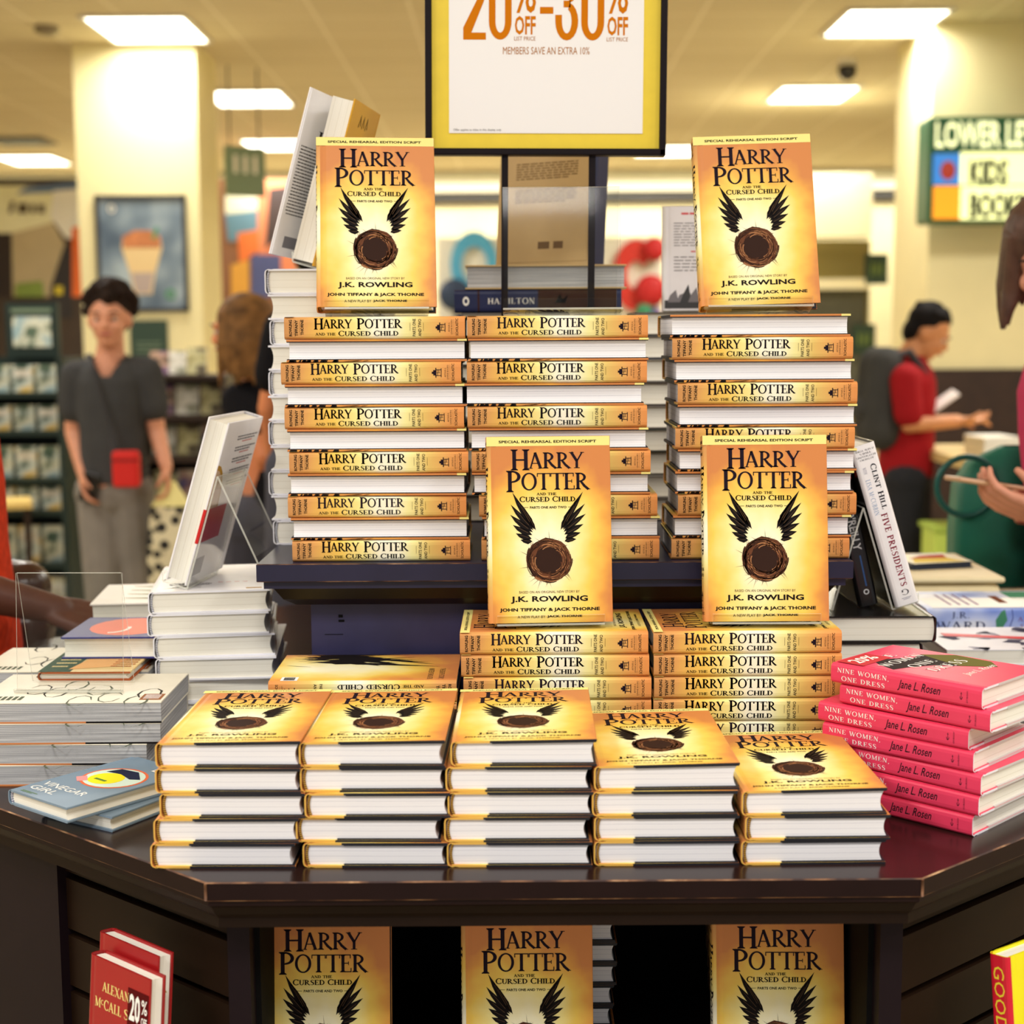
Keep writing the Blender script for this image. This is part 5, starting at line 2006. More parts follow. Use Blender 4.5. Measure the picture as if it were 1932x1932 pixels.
o = make_book('hardcover_book', 'yellow hardcover with crimson spine standing on the right slotted panel', 'book', .14, .21, .026, m_lemon, m_mag, m_lemon, pg_cream, m_lemon, None, None, good_spine,
              inks=(mat('ink_spine_yellow', (236, 214, 60)),))
M3 = stand_rot(34, 6)
cn = on_slats(MR, .075, .060, .8195)
o.location = cn - M3 @ Vector((-.07, .105, 0))
o.rotation_euler = M3.to_euler()
v = MR @ Vector((.14, 0, 0))
lg = thing('slat_ledge', 'small metal ledge holding the yellow book on the right panel', 'ledge', (v.x, v.y, .607), (0, 0, R(40)))
b = MB(); b.box(-.075, .075, -.105, .0, -.003, 0); b.build('tray', m_frame, lg)
b = MB(); b.box(-.075, .075, -.105, -.1025, 0, .012); b.build('lip', m_frame, lg)
for pr in (hp_proto,):
    pass
# ---------------------------------------------------------------- people
def limb(b, pts, rad, n=12):
    """tapered rounded limb through the joints"""
    P = [Vector(p) for p in pts]
    path, rr = [], []
    for k in range(len(P) - 1):
        for j in range(6):
            t = j / 6
            path.append(P[k].lerp(P[k + 1], t)); rr.append(rad[k] + (rad[k + 1] - rad[k]) * t)
    path.append(P[-1]); rr.append(rad[-1])
    b.tube(path, rr, n)
    for p, r in zip(P, rad):
        b.ball(p, r * .99, 0, 12, 8)


def fuse(b, name, m, parent, voxel=.007, smooth=4, label=None):
    me = bpy.data.meshes.new(name)
    me.from_pydata(b.v, [], b.f)
    o = bpy.data.objects.new('tmp', me)
    COL.objects.link(o)
    md = o.modifiers.new('r', 'REMESH'); md.mode = 'VOXEL'; md.voxel_size = voxel
    ms = o.modifiers.new('s', 'SMOOTH'); ms.factor = .5; ms.iterations = smooth
    dg = bpy.context.evaluated_depsgraph_get(); dg.update()
    nm = bpy.data.meshes.new_from_object(o.evaluated_get(dg))
    nm.name = name
    bpy.data.objects.remove(o)
    nm.materials.clear()
    nm.materials.append(m)
    nm.polygons.foreach_set('use_smooth', [True] * len(nm.polygons))
    r = bpy.data.objects.new(name, nm)
    COL.objects.link(r)
    r.parent = parent
    if label:
        r['label'] = label
    return r


def head_parts(b, c, M, s=1.0):
    """c: centre of the skull; M: rotation, face towards -y"""
    T = lambda x, y, z: c + M @ Vector((x * s, y * s, z * s))
    def ell(p, r, k=1):
        b.ball(T(*p), tuple(q * s for q in r), 0, 18, 12, M)
    ell((0, .008, .02), (.074, .092, .088))
    ell((0, -.022, -.035), (.060, .066, .072))
    ell((0, -.045, -.082), (.034, .036, .028))
    ell((0, -.074, .018), (.052, .022, .016))
    for sx in (-1, 1):
        ell((sx * .036, -.062, -.028), (.024, .024, .022))
        ell((sx * .075, .012, -.012), (.011, .020, .030))
    b.tube([T(0, -.080, .012), T(0, -.098, -.014), T(0, -.104, -.026)], [.008 * s, .012 * s, .013 * s], 10)
    ell((0, -.098, -.028), (.017, .014, .011))
    ell((0, -.082, -.054), (.026, .015, .011))


def face_parts(parent, c, M, s, skin_lip):
    T = lambda x, y, z: c + M @ Vector((x * s, y * s, z * s))
    for sx in (-1, 1):
        b = MB(); b.ball(T(sx * .031, -.0715, .000), (.0135 * s, .0125 * s, .009 * s), 0, 10, 8); b.build('eye', mat('eye_white', (190, 176, 166), .4), parent)
        b = MB(); b.ball(T(sx * .031, -.0800, .000), .0058 * s, 0, 8, 6); b.build('iris', mat('iris_brown', (40, 26, 20), .2), parent)
        b = MB(); b.tube([T(sx * .014, -.092, .022), T(sx * .032, -.092, .028), T(sx * .052, -.080, .022)], [.003 * s, .004 * s, .002 * s], 6)
        b.build('eyebrow', mat('brow_dark', (44, 30, 24), .8), parent)
    b = MB(); b.tube([T(-.022, -.090, -.055), T(0, -.099, -.0545), T(.022, -.090, -.055)], [.003 * s, .0065 * s, .003 * s], 8)
    b.build('mouth', skin_lip, parent)


def hand(b, w, d, n, size=1.0, curl=.5, thumb_side=1, spread=.0):
    """w wrist, d direction of the fingers, n palm normal (towards the inside); five separate fingers"""
    d = Vector(d).normalized(); n = Vector(n); n = (n - d * n.dot(d)).normalized()
    a = d.cross(n).normalized() * thumb_side
    w = Vector(w)
    P = lambda x, y, z: w + (d * x + a * y + n * z) * size
    for y in (-.03, -.01, .01, .03):
        b.tube([P(-.005, y * .7, 0), P(.045, y, 0), P(.088, y * 1.02, .0)], [.0135 * size, .0145 * size, .0105 * size], 8)
    fl = (.070, .080, .076, .060)
    for k, y in enumerate((.032, .011, -.011, -.031)):
        L = fl[k]
        x, z, an = .086, .0, 0
        path = [P(x, y, z)]
        for f, c in ((.42, .5), (.33, 1.0), (.25, .8)):
            an += curl * c
            x += L * f * math.cos(an); z += L * f * math.sin(an)
            path.append(P(x, y + spread * (k - 1.5) * -.01, z))
        b.tube(path, [.0098 * size, .009 * size, .0083 * size, .0068 * size], 8)
        b.ball(path[-1], .0068 * size, 0, 8, 6)
    tp = [P(.012, .026, .004), P(.040, .052, .016), P(.066, .060, .030), P(.088, .056, .044)]
    b.tube(tp, [.0145 * size, .0125 * size, .0105 * size, .008 * size], 8)
    b.ball(tp[-1], .008 * size, 0, 8, 6)


def skin(name, col):
    m = mat(name, col, .5, .35, .06, 30)
    nt, N, L, B = nodes_of(m)
    B.inputs['Subsurface Weight'].default_value = .08
    B.inputs['Subsurface Radius'].default_value = (.01, .004, .002)
    return m


def person(label, J, s_skin, hair_fn, top, legs, shoe, hands, face_yaw=0, face_pitch=0, face_roll=0, head_s=1.0, sleeve=.6, voxel=.007, tee_hem=0.0, sh_r=.058, wide=1.0, long_sleeve=False, vneck=0):
    """J: joints in world space"""
    base = Vector((J['pelvis'].x, J['pelvis'].y, 0))
    t = thing('person', label, 'person', base)
    inv = -base
    K = {k: Vector(v) + inv for k, v in J.items()}
    M = Matrix.Rotation(R(face_yaw), 3, 'Z') @ Matrix.Rotation(R(face_pitch), 3, 'X') @ Matrix.Rotation(R(face_roll), 3, 'Y')
    b = MB()
    head_parts(b, K['head'], M, head_s)
    limb(b, [K['head'] + M @ Vector((0, .02, -.06)), K['neck']], [.050, .056])
    limb(b, [K['neck'], K['chest'], K['pelvis']], [.060, .105, .115])
    for s in 'lr':
        limb(b, [K['neck'] + Vector((0, 0, -.05)), K['sh_' + s] + Vector((0, 0, -.035))], [.045, .040])
        limb(b, [K['sh_' + s] + Vector((0, 0, -.035)), K['el_' + s], K['wr_' + s]], [.043, .036, .025])
        limb(b, [K['hip_' + s], K['kn_' + s], K['an_' + s]], [.080, .052, .036])
        limb(b, [K['an_' + s] + Vector((0, 0, -.02)), K['toe_' + s]], [.036, .026])
        hd = hands[s]
        hand(b, K['wr_' + s], *hd)
    fuse(b, 'body', s_skin, t, voxel)
    face_parts(t, K['head'], M, head_s, mat('lips', (176, 92, 80), .5))
    # top
    b = MB()
    ctr = (K['sh_l'] + K['sh_r']) / 2
    hipc = (K['hip_l'] + K['hip_r']) / 2
    across = (K['sh_r'] - K['sh_l']).normalized()
    depth = across.cross(Vector((0, 0, 1))).normalized()
    half = (K['sh_r'] - K['sh_l']).length / 2
    rows = []
    hem = hipc + Vector((0, 0, tee_hem))
    neck = K['neck']
    for f, wx, wy in ((0, .98 * half, .125), (.18, .95 * half, .122), (.4, .92 * half, .118), (.62, .98 * half, .122), (.80, .98 * half, .118), (.90, .84 * half, .10), (.97, .60 * half, .078),
                      (1.02, .40 * half, .062)):
        c = hem.lerp(neck - Vector((0, 0, .0)), f)
        rows.append([c + across * (wx * wide * math.copysign(abs(math.cos(a)) ** .75, math.cos(a))) + depth * (wy * math.sin(a)) for a in [2 * PI * j / 20 for j in range(20)]])
    i0 = len(b.v)
    b.grid(rows, 0, True, True)
    b.f.append(tuple(i0 + k for k in range(20))); b.f.append(tuple(i0 + (len(rows) - 1) * 20 + k for k in reversed(range(20))))
    b.m += [0, 0]; b.s += [False, False]
    for s in 'lr':
        e = K['sh_' + s].lerp(K['el_' + s], sleeve) if not long_sleeve else K['el_' + s]
        limb(b, [K['neck'] + Vector((0, 0, -.06)), K['sh_' + s] + Vector((0, 0, -.028)), e], [.060, .066, .064])
        if long_sleeve:
            limb(b, [K['el_' + s], K['el_' + s].lerp(K['wr_' + s], .85)], [.055, .042])
    tp = fuse(b, 'top', top, t, voxel, 5)
    if vneck:
        bm = bmesh.new()
        bm.from_mesh(tp.data)
        front = M @ Vector((0, -1, 0))
        side = M @ Vector((1, 0, 0))
        kill = [v for v in bm.verts if (v.co - neck).dot(front) > -.02 and v.co.z > neck.z - vneck
                and abs((v.co - neck).dot(side)) < .012 + (v.co.z - neck.z + vneck) * .62]
        bmesh.ops.delete(bm, geom=kill, context='VERTS')
        bm.to_mesh(tp.data)
        bm.free()
    b = MB()
    for s in 'lr':
        limb(b, [K['hip_' + s], K['kn_' + s], K['an_' + s] + Vector((0, 0, .03))], [.098, .072, .058])
    limb(b, [K['hip_l'], K['hip_r']], [.105, .105])
    limb(b, [hipc, hipc + Vector((0, 0, .12))], [.115, .112])
    fuse(b, 'trousers', legs, t, voxel, 5)
    for s in 'lr':
        b = MB()
        limb(b, [K['an_' + s] + Vector((0, 0, .0)), K['an_' + s] + Vector((0, 0, -.035)), K['toe_' + s]], [.045, .048, .036])
        fuse(b, 'shoe', shoe, t, .009, 2)
    if hair_fn:
        b = MB()
        hm = hair_fn(b, K['head'], M, head_s)
        fuse(b, 'hair', hm, t, voxel, 2)
    return t


def stand_joints(px, Y, height, yaw, sh=.19):
    """relaxed standing figure, face direction yaw (0 = towards the viewer)"""
    X = atY(px, 800, Y).x
    M = Matrix.Rotation(R(yaw), 3, 'Z')
    k = height / 1.75
    def p(x, y, z):
        q = M @ Vector((x * k, y * k, 0))
        return Vector((X + q.x, Y + q.y, z * k))
    return {'head': p(0, -.015, 1.635), 'neck': p(0, .02, 1.47), 'chest': p(0, .01, 1.28), 'pelvis': p(0, .02, .98),
            'sh_l': p(-sh, .015, 1.415), 'sh_r': p(sh, .015, 1.415), 'el_l': p(-sh - .055, .03, 1.13), 'el_r': p(sh + .055, .03, 1.13),
            'wr_l': p(-sh - .07, -.04, .89), 'wr_r': p(sh + .07, -.04, .89), 'hip_l': p(-.09, .02, .93), 'hip_r': p(.09, .02, .93),
            'kn_l': p(-.10, .0, .50), 'kn_r': p(.10, .0, .50), 'an_l': p(-.10, .03, .09), 'an_r': p(.10, .03, .09),
            'toe_l': p(-.11, -.12, .03), 'toe_r': p(.11, -.12, .03)}


m_hair_dk = mat('hair_dark', (34, 22, 15), .8, .15, .3, 40)
m_hair_br = mat('hair_brown', (112, 78, 40), .7, .2, .5, 25)
m_hair_bk = mat('hair_black', (18, 14, 13), .8, .15, .2, 30)
m_hair_w = mat('hair_chestnut', (88, 62, 50), .5, .3, .35, 30)


def short_curly(b, c, M, s):
    rnd = random.Random(4)
    b.ball(c + M @ Vector((0, .022, .048)) * s, (.085 * s, .092 * s, .078 * s), 0, 16, 10, M)
    b.ball(c + M @ Vector((0, .05, 0)) * s, (.080 * s, .06 * s, .07 * s), 0, 14, 10, M)
    for k in range(110):
        a, e = rnd.random() * 6.28, -.35 + rnd.random() * 1.85
        q = Vector((math.cos(a) * math.cos(e) * .088, .02 + math.sin(a) * math.cos(e) * .098, .045 + math.sin(e) * .085))
        if (q.y < -.03 and q.z < .078) or (q.y < .03 and q.z < .02):
            continue
        b.ball(c + M @ (q * 1.04) * s, (.016 + .012 * rnd.random()) * s, 0, 8, 6)
    return m_hair_dk


def short_neat(b, c, M, s):
    b.ball(c + M @ Vector((0, .030, .044)) * s, (.081 * s, .086 * s, .078 * s), 0, 16, 10, M)
    b.ball(c + M @ Vector((0, .062, -.012)) * s, (.070 * s, .046 * s, .066 * s), 0, 16, 10, M)
    rnd = random.Random(9)
    for k in range(40):
        a, e = rnd.random() * 6.28, .5 + rnd.random() * 1.0
        q = Vector((math.cos(a) * math.cos(e) * .078, .02 + math.sin(a) * math.cos(e) * .088, .045 + math.sin(e) * .078))
        b.ball(c + M @ q * s, (.013 + .008 * rnd.random()) * s, 0, 8, 6)
    return m_hair_bk


def long_hair(m, L=.34, front=.0):
    def fn(b, c, M, s):
        b.ball(c + M @ Vector((0, .020, .035)) * s, (.088 * s, .100 * s, .088 * s), 0, 18, 12, M)
        rnd = random.Random(6)
        for k in range(26):
            a = R(-35 + 250 * k / 25)
            x, y = .080 * math.cos(a), .015 + .090 * math.sin(a)
            l = L * (.65 + .5 * rnd.random())
            top = c + M @ Vector((x * .8, y * .8, .06)) * s
            mid = c + M @ Vector((x * 1.15, y * 1.1, -.05)) * s
            bot = mid + Vector((0, 0, -l + .1)) + M @ Vector((x * .25 * rnd.random(), y * .25, 0)) * s
            b.tube([top, mid, mid.lerp(bot, .5) + Vector((.012 * rnd.random() - .006, 0, 0)), bot], [.022, .022, .014, .004], 8)
        return m
    return fn


# --- the boy in grey
J = stand_joints(204, 5.8, 1.70, 4, .165)
hp_ = lambda px, py, dy=0: atY(px, py, 5.8 + dy)
J['head'] = hp_(206, 600, -.02); J['neck'] = hp_(208, 672, .02)
J['sh_l'], J['sh_r'] = hp_(143, 697, .02), hp_(276, 690, .02)
J['el_l'], J['el_r'] = hp_(139, 815, .04), hp_(296, 815, .04)
J['wr_l'], J['wr_r'] = hp_(157, 893, -.06), hp_(314, 882, -.05)
J['chest'] = hp_(208, 770, .02); J['pelvis'] = hp_(214, 912, .02)
J['hip_l'], J['hip_r'] = hp_(190, 930, .02), hp_(244, 930, .02)
J['kn_l'], J['kn_r'] = hp_(196, 1130, -.04), hp_(262, 1130, .02)
boy = person('person in dark grey t-shirt and grey jeans wearing a small red shoulder bag', J, skin('skin_light', (214, 150, 118)), short_curly,
             mat('tee_grey', (66, 66, 66), .9, .1, .1, 8), mat('jeans_grey', (128, 122, 114), .9, .1, .12, 10), mat('shoe_grey', (90, 88, 86), .7),
             {'l': ((.25, -.35, -1), (1, -.1, .2), .92, .5, 1), 'r': ((.1, -.2, -1), (-1, -.2, 0), .92, .7, -1)}, face_yaw=4, face_pitch=4, sleeve=.62, tee_hem=.045, head_s=1.0, vneck=.075)
q = hp_(239, 884, -.17)
t = thing('shoulder_bag', 'small bright red zipped bag hanging at the boy in grey', 'bag', q)
m_redbag = mat('bag_red', (206, 26, 16), .6)
b = MB(); b.box(-.05, .05, -.028, .028, -.07, .068); o = b.build('pouch', m_redbag, t, bevel=.012)
b = MB(); b.box(-.05, .05, -.031, -.027, .03, .036); b.build('zip', mat('zip_dark', (110, 14, 10), .4), t)
b = MB()
L_ = lambda px, py, dy: hp_(px, py, dy) - q
b.tube([Vector((-.045, 0, .06)), L_(205, 790, -.15), L_(180, 710, -.13), L_(164, 672, -.03), L_(170, 668, .06), L_(200, 760, .17), L_(262, 860, .12), L_(270, 870, -.05), Vector((.045, 0, .06))], .007, 6)
b.build('strap', mat('strap_dark', (38, 36, 38), .7), t)
q = hp_(169, 920, -.1)
t = thing('phone', 'dark phone held low by the boy in grey', 'phone', q, (R(8), R(18), 0))
b = MB(); b.box(-.033, .033, -.004, .004, -.06, .06); b.build('case', mat('phone_black', (20, 20, 22), .2), t, bevel=.003)
q = hp_(322, 925, -.07)
t = thing('shopping_bag', 'cream and black patterned shopping bag in the hand of the boy', 'bag', q)
m_spot = mat('bag_spots', (220, 210, 170), .7)
nt, N, L, B = nodes_of(m_spot)
tc = N.new('ShaderNodeTexCoord'); vo = N.new('ShaderNodeTexVoronoi'); vo.inputs['Scale'].default_value = 22
L.new(tc.outputs['Object'], vo.inputs['Vector'])
L.new(ramp(nt, vo.outputs['Distance'], [(.38, (24, 22, 20)), (.48, (214, 204, 168))]), B.inputs['Base Color'])
b = MB()
rows = [[(x * w_ , y * d_, z) for x, y in ((-1, -1), (1, -1), (1, 1), (-1, 1))] for z, w_, d_ in ((-.36, .085, .045), (-.2, .09, .05), (-.06, .07, .03))]
b.grid(rows, 0, False, True); b.face([rows[0][k] for k in range(4)]); b.build('bag_body', m_spot, t)
b = MB(); b.grid([[(x * w_, y * d_, z) for x, y in ((-1, -1), (1, -1), (1, 1), (-1, 1))] for z, w_, d_ in ((-.06, .071, .031), (.0, .035, .016), (.035, .016, .012))], 0, False, True)
b.build('gathered_top', mat('bag_cream', (236, 226, 150), .6), t)

# --- person with a rucksack reading at the right
m2 = lambda px, py, dy=0: atY(px, py, 6.6 + dy)
J = stand_joints(1708, 6.6, 1.72, 80, .17)
J['head'] = m2(1750, 628); J['neck'] = m2(1716, 675); J['chest'] = m2(1706, 760); J['pelvis'] = m2(1706, 890)
J['sh_l'], J['sh_r'] = m2(1708, 700, .15), m2(1708, 704, -.17)
J['el_l'], J['el_r'] = m2(1722, 800, .17), m2(1716, 802, -.19)
J['wr_l'], J['wr_r'] = m2(1806, 792, .08), m2(1806, 796, -.14)
J['hip_l'], J['hip_r'] = m2(1708, 905, .08), m2(1708, 905, -.08)
J['kn_l'], J['kn_r'] = m2(1716, 1090, .08), m2(1708, 1090, -.08)
person('person in a dark red t-shirt with a rucksack looking down at a white phone', J, skin('skin_warm', (196, 134, 88)), short_neat,
       mat('tee_red', (150, 22, 28), .85, .15, .08, 8), mat('trousers_black', (28, 30, 36), .85), mat('shoe_black', (30, 28, 28), .6),
       {'l': ((1, -.1, .02), (0, 0, -1), .95, .35, 1), 'r': ((1, .1, .02), (0, 0, 1), .95, .5, 1)}, face_yaw=82, face_pitch=30, sleeve=.78, tee_hem=.02)
q = m2(1662, 745, 0)
t = thing('rucksack', 'dark grey rucksack on the back of the person in red', 'rucksack', q)
m_ruck = mat('rucksack_grey', (62, 62, 60), .85, .2, .1, 10)
b = MB()
limb(b, [(0, -.07, .13), (-.01, -.07, -.15)], [.085, .095]); limb(b, [(0, .07, .13), (-.01, .07, -.15)], [.085, .095]); fuse(b, 'pack', m_ruck, t, .01, 4)
b = MB(); limb(b, [(-.07, -.05, -.06), (-.07, .05, -.06)], [.06, .06]); fuse(b, 'pocket', m_ruck, t, .01, 3)
for s in (-1, 1):
    b = MB(); b.tube([(.04, s * .1, .17), (.09, s * .11, .19), (.16, s * .11, .10), (.15, s * .12, -.06), (.05, s * .1, -.16)], .018, 8); b.build('shoulder_strap', mat('strap_grey', (44, 42, 44), .8), t)
q = m2(1779, 757, -.05)
t = thing('phone', 'white phone held up by the person in red', 'phone', q, (R(20), R(-35), 0))
b = MB(); b.box(-.07, .07, -.036, .036, -.005, .005); b.build('case', mat('phone_white', (236, 232, 226), .3), t, bevel=.003)

# --- long haired person in black seen from behind
m3 = lambda px, py, dy=0: atY(px, py, 5.0 + dy)
J = stand_joints(492, 5.0, 1.70, 150, .165)
J['head'] = m3(456, 622); J['neck'] = m3(484, 712, .02); J['chest'] = m3(492, 800); J['pelvis'] = m3(500, 960)
J['sh_l'], J['sh_r'] = m3(556, 738, .05), m3(452, 742, -.05)
J['el_l'], J['el_r'] = m3(568, 850, .02), m3(500, 860, -.14)
J['wr_l'], J['wr_r'] = m3(548, 900, .16), m3(522, 890, -.02)
J['hip_l'], J['hip_r'] = m3(524, 985, .05), m3(474, 985, -.05)
person('person in black with long brown hair seen from behind, left of the riser stacks', J, skin('skin_tan', (206, 128, 84)), long_hair(m_hair_br, .23),
       mat('tee_black', (22, 21, 24), .9, .1), mat('trousers_dark', (58, 58, 70), .85), mat('shoe_black', (30, 28, 28), .6),
       {'l': ((-.4, .4, -.4), (0, -.6, -1), .92, .6, 1), 'r': ((.5, .3, -.3), (0, -.6, -1), .92, .6, -1)}, face_yaw=-104, face_pitch=6, sleeve=.5, tee_hem=.03)

# --- taller person in black next to them, mostly behind the riser stacks
m6 = lambda px, py, dy=0: atY(px, py, 4.5 + dy)
J = stand_joints(592, 4.5, 1.80, 175, .19)
J['head'] = m6(604, 470); J['neck'] = m6(602, 556, .02); J['chest'] = m6(600, 680); J['pelvis'] = m6(600, 860)
J['sh_l'], J['sh_r'] = m6(696, 606, .0), m6(536, 606, .0)
J['el_l'], J['el_r'] = m6(716, 770, .02), m6(508, 770, .02)
J['wr_l'], J['wr_r'] = m6(690, 900, -.1), m6(520, 880, .14)
J['hip_l'], J['hip_r'] = m6(640, 890), m6(562, 890)
person('person in a black t-shirt mostly hidden behind the left riser stack', J, skin('skin_tan', (206, 128, 84)), short_neat,
       mat('tee_black', (22, 21, 24), .9, .1), mat('trousers_dark', (58, 58, 70), .85), mat('shoe_black', (30, 28, 28), .6),
       {'l': ((0, -.3, -1), (-1, 0, 0), .95, .5, 1), 'r': ((.2, .8, -.5), (1, 0, 0), .95, .6, -1)}, face_yaw=170, sleeve=.62, tee_hem=.03)

# --- person with a phone at the right edge
m4 = lambda px, py, dy=0: atY(px, py, 2.95 + dy)
J = stand_joints(2040, 2.95, 1.70, -80, .165)
J['head'] = m4(1984, 480); J['neck'] = m4(2030, 640); J['chest'] = m4(2076, 800); J['pelvis'] = m4(2066, 1080)
J['sh_l'], J['sh_r'] = m4(2072, 720, .15), m4(2062, 720, -.16)
J['el_l'], J['el_r'] = m4(2066, 950, .16), m4(2052, 968, -.2)
J['wr_l'], J['wr_r'] = m4(1990, 960, .10), m4(1972, 972, -.17)
J['hip_l'], J['hip_r'] = m4(2066, 1110, .09), m4(2066, 1110, -.09)
for s in 'lr':
    J['kn_' + s].x = J['hip_' + s].x - .02
    J['an_' + s].x = J['hip_' + s].x
    J['toe_' + s].x = J['hip_' + s].x - .14
person('person in pink at the right edge looking down at a gold phone', J, skin('skin_rose', (218, 152, 124)), long_hair(m_hair_w, .20),
       mat('blouse_pink', (196, 52, 96), .8, .2, .06, 10), mat('trousers_plum', (52, 42, 64), .85), mat('shoe_black', (30, 28, 28), .6),
       {'l': ((-1, -.4, .1), (.2, -1, .2), .9, .5, 1), 'r': ((-1, .1, .34), (.05, .55, 1), .95, .55, -1)}, face_yaw=-22, face_pitch=22, face_roll=-8, sleeve=.9, voxel=.004, tee_hem=-.02, long_sleeve=True)
q = m4(1862, 912, -.135)
t = thing('phone', 'gold phone held at the right edge above the pale blue books', 'phone', q, (R(-3), R(9), R(6)))
b = MB(); b.box(-.072, .072, -.036, .036, -.0045, .0045); b.build('case', mat('phone_gold', (206, 160, 120), .3, .5), t, bevel=.004)
b = MB(); b.box(-.066, .066, -.033, .033, .0046, .0052); b.build('screen', mat('screen_dark', (30, 26, 30), .1, .6), t)
# green tote
q = m4(1872, 960, .22)
t = thing('tote_bag', 'teal green tote bag with a round handle at the right edge', 'bag', q)
m_teal = mat('tote_teal', (12, 106, 86), .55, .4, .08, 14)
b = MB()
b.grid([[(x * w_ + o_, y * d_, z) for x, y in ((-1, -1), (0, -1.25), (1, -1), (1, 1), (0, 1.25), (-1, 1))] for z, w_, d_, o_ in
        ((-.16, .10, .05, .02), (-.05, .10, .055, .02), (.05, .10, .05, .025), (.10, .085, .035, .035), (.135, .055, .02, .075))], 0, True, True)
b.face([(x * .10 + .02, y * .05, -.16) for x, y in ((-1, -1), (0, -1.25), (1, -1), (1, 1), (0, 1.25), (-1, 1))])
b.build('body', m_teal, t)
b = MB(); b.tube([(-.075 + .062 * math.cos(k * .2618), -.06, .055 + .062 * math.sin(k * .2618) - .0) for k in range(25)], .0065, 8, caps=False); b.build('handle', mat('tote_handle', (20, 92, 84), .4), t)
b = MB(); b.tube([(-.03, -.062, .10), (.0, -.062, .02), (.005, -.062, -.05)], .002, 6); b.build('seam', mat('tote_seam', (8, 60, 50), .6), t)
b = MB(); b.tube([(.09, 0, .12), (.15, -.02, .25), (.2, -.04, .36)], .010, 8); b.build('strap', m_teal, t)

# --- person in orange reaching in from the left
m5 = lambda px, py, dy=0: atY(px, py, 2.62 + dy)
J = stand_joints(-110, 2.62, 1.66, 70, .16)
J['head'] = m5(-160, 560); J['neck'] = m5(-150, 700); J['chest'] = m5(-118, 880); J['pelvis'] = m5(-96, 1150)
J['sh_l'], J['sh_r'] = m5(-140, 800, .16), m5(-130, 800, -.15)
J['el_l'], J['el_r'] = m5(-150, 1050, .2), m5(-60, 1110, -.2)
J['wr_l'], J['wr_r'] = m5(-90, 1180, .16), m5(112, 1152, -.16)
J['hip_l'], J['hip_r'] = m5(-96, 1180, .09), m5(-96, 1180, -.09)
m_or = mat('dress_orange', (206, 58, 26), .85, .15, .2, 60)
person('person in an orange red dress reaching over the books from the left edge', J, skin('skin_deep', (84, 46, 32)), short_neat, m_or, m_or, mat('shoe_black', (30, 28, 28), .6),
       {'l': ((.3, -.3, -1), (1, 0, 0), .9, .6, 1), 'r': ((1, .02, -.32), (0, .4, -1), 1.0, .35, 1)}, face_yaw=70, face_pitch=20, sleeve=.5, voxel=.005, tee_hem=-.05, wide=1.05)
q = m5(44, 1062, .3)
t = thing('handbag', 'glossy dark brown handbag at the left edge above the arm', 'bag', q)
m_bag = mat('bag_brown_leather', (62, 34, 24), .25, .5, .15, 20)
b = MB(); limb(b, [(-.05, 0, -.05), (.0, 0, -.05)], [.06, .055]); limb(b, [(-.05, 0, -.13), (.0, 0, -.13)], [.07, .06]); fuse(b, 'body', m_bag, t, .006, 3)
b = MB(); b.tube([(-.03, 0, -.02), (-.08, 0, .12), (-.17, 0, .2), (-.24, 0, .12)], .008, 8); b.build('strap', m_bag, t)

# ---------------------------------------------------------------- furniture further back
m_rack = mat('rack_green', (26, 42, 36), .5, .3)
m_shelfw = mat('shelf_dark_wood', (44, 30, 20), .5, .3, .15, 10)


def card_material(name, a, c, d):
    m = mat(name, a, .6)
    nt, N, L, B = nodes_of(m)
    tc = N.new('ShaderNodeTexCoord'); no = N.new('ShaderNodeTexNoise'); no.inputs['Scale'].default_value = 11; no.inputs['Detail'].default_value = 2
    L.new(tc.outputs['Object'], no.inputs['Vector'])
    L.new(ramp(nt, no.outputs['Fac'], [(.38, a), (.5, c), (.62, d)]), B.inputs['Base Color'])
    return m


mc1 = card_material('card_a', (60, 84, 70), (206, 216, 206), (226, 190, 96))
mc2 = card_material('card_b', (84, 104, 84), (214, 214, 190), (150, 176, 180))
mc3 = card_material('card_c', (70, 50, 50), (196, 160, 130), (120, 90, 120))
mc4 = card_material('card_d', (190, 186, 170), (230, 226, 214), (150, 150, 130))
Yr = 7.4
k4 = lambda px, py: atY(px, py, Yr)
x0, x1 = k4(-70, 700).x, k4(140, 700).x
rk = thing('display_rack', 'dark green rack of boxed gifts behind the boy at the left', 'rack', ((x0 + x1) / 2, Yr, 0))
w2 = (x1 - x0) / 2
for nm, xx in (('side_panel', -w2), ('side_panel', w2 - .03)):
    b = MB(); b.box(xx, xx + .03, -.2, .2, 0, 1.40); b.build(nm, m_rack, rk)
b = MB(); b.box(-w2, w2, .17, .2, 0, 1.40); b.build('back_panel', m_rack, rk)
lev = [1.235, 1.05, .82, .66, .40, .12]
for z in lev:
    b = MB(); b.box(-w2 + .03, w2 - .03, -.2, .17, z - .025, z); b.build('shelf', m_rack, rk)
n = 0
words = ['left', 'second', 'third', 'right']
for li, z in enumerate(lev):
    for c in range(4):
        xx = (x0 + x1) / 2 - w2 + .1 + c * (2 * w2 - .2) / 3
        h_ = (.13, .12, .15, .11, .18, .2)[li]
        o = thing('gift_box', 'boxed gift facing forward, %s on the %s shelf of the green rack' % (words[c], ('top', 'second', 'third', 'fourth', 'fifth', 'bottom')[li]), 'box', (xx, Yr - .1, z),
                  group='boxed gifts on the green rack')
        b = MB(); b.box(-.05, .05, -.025, .025, 0, h_); b.build('carton', (mc1, mc2, mc1, mc2)[(li + c) % 4], o)
        b = MB(); b.box(-.04, .04, -.027, -.0252, h_ * .55, h_ * .85); b.build('label_panel', (mc4, mc1)[(li + c) % 2], o)
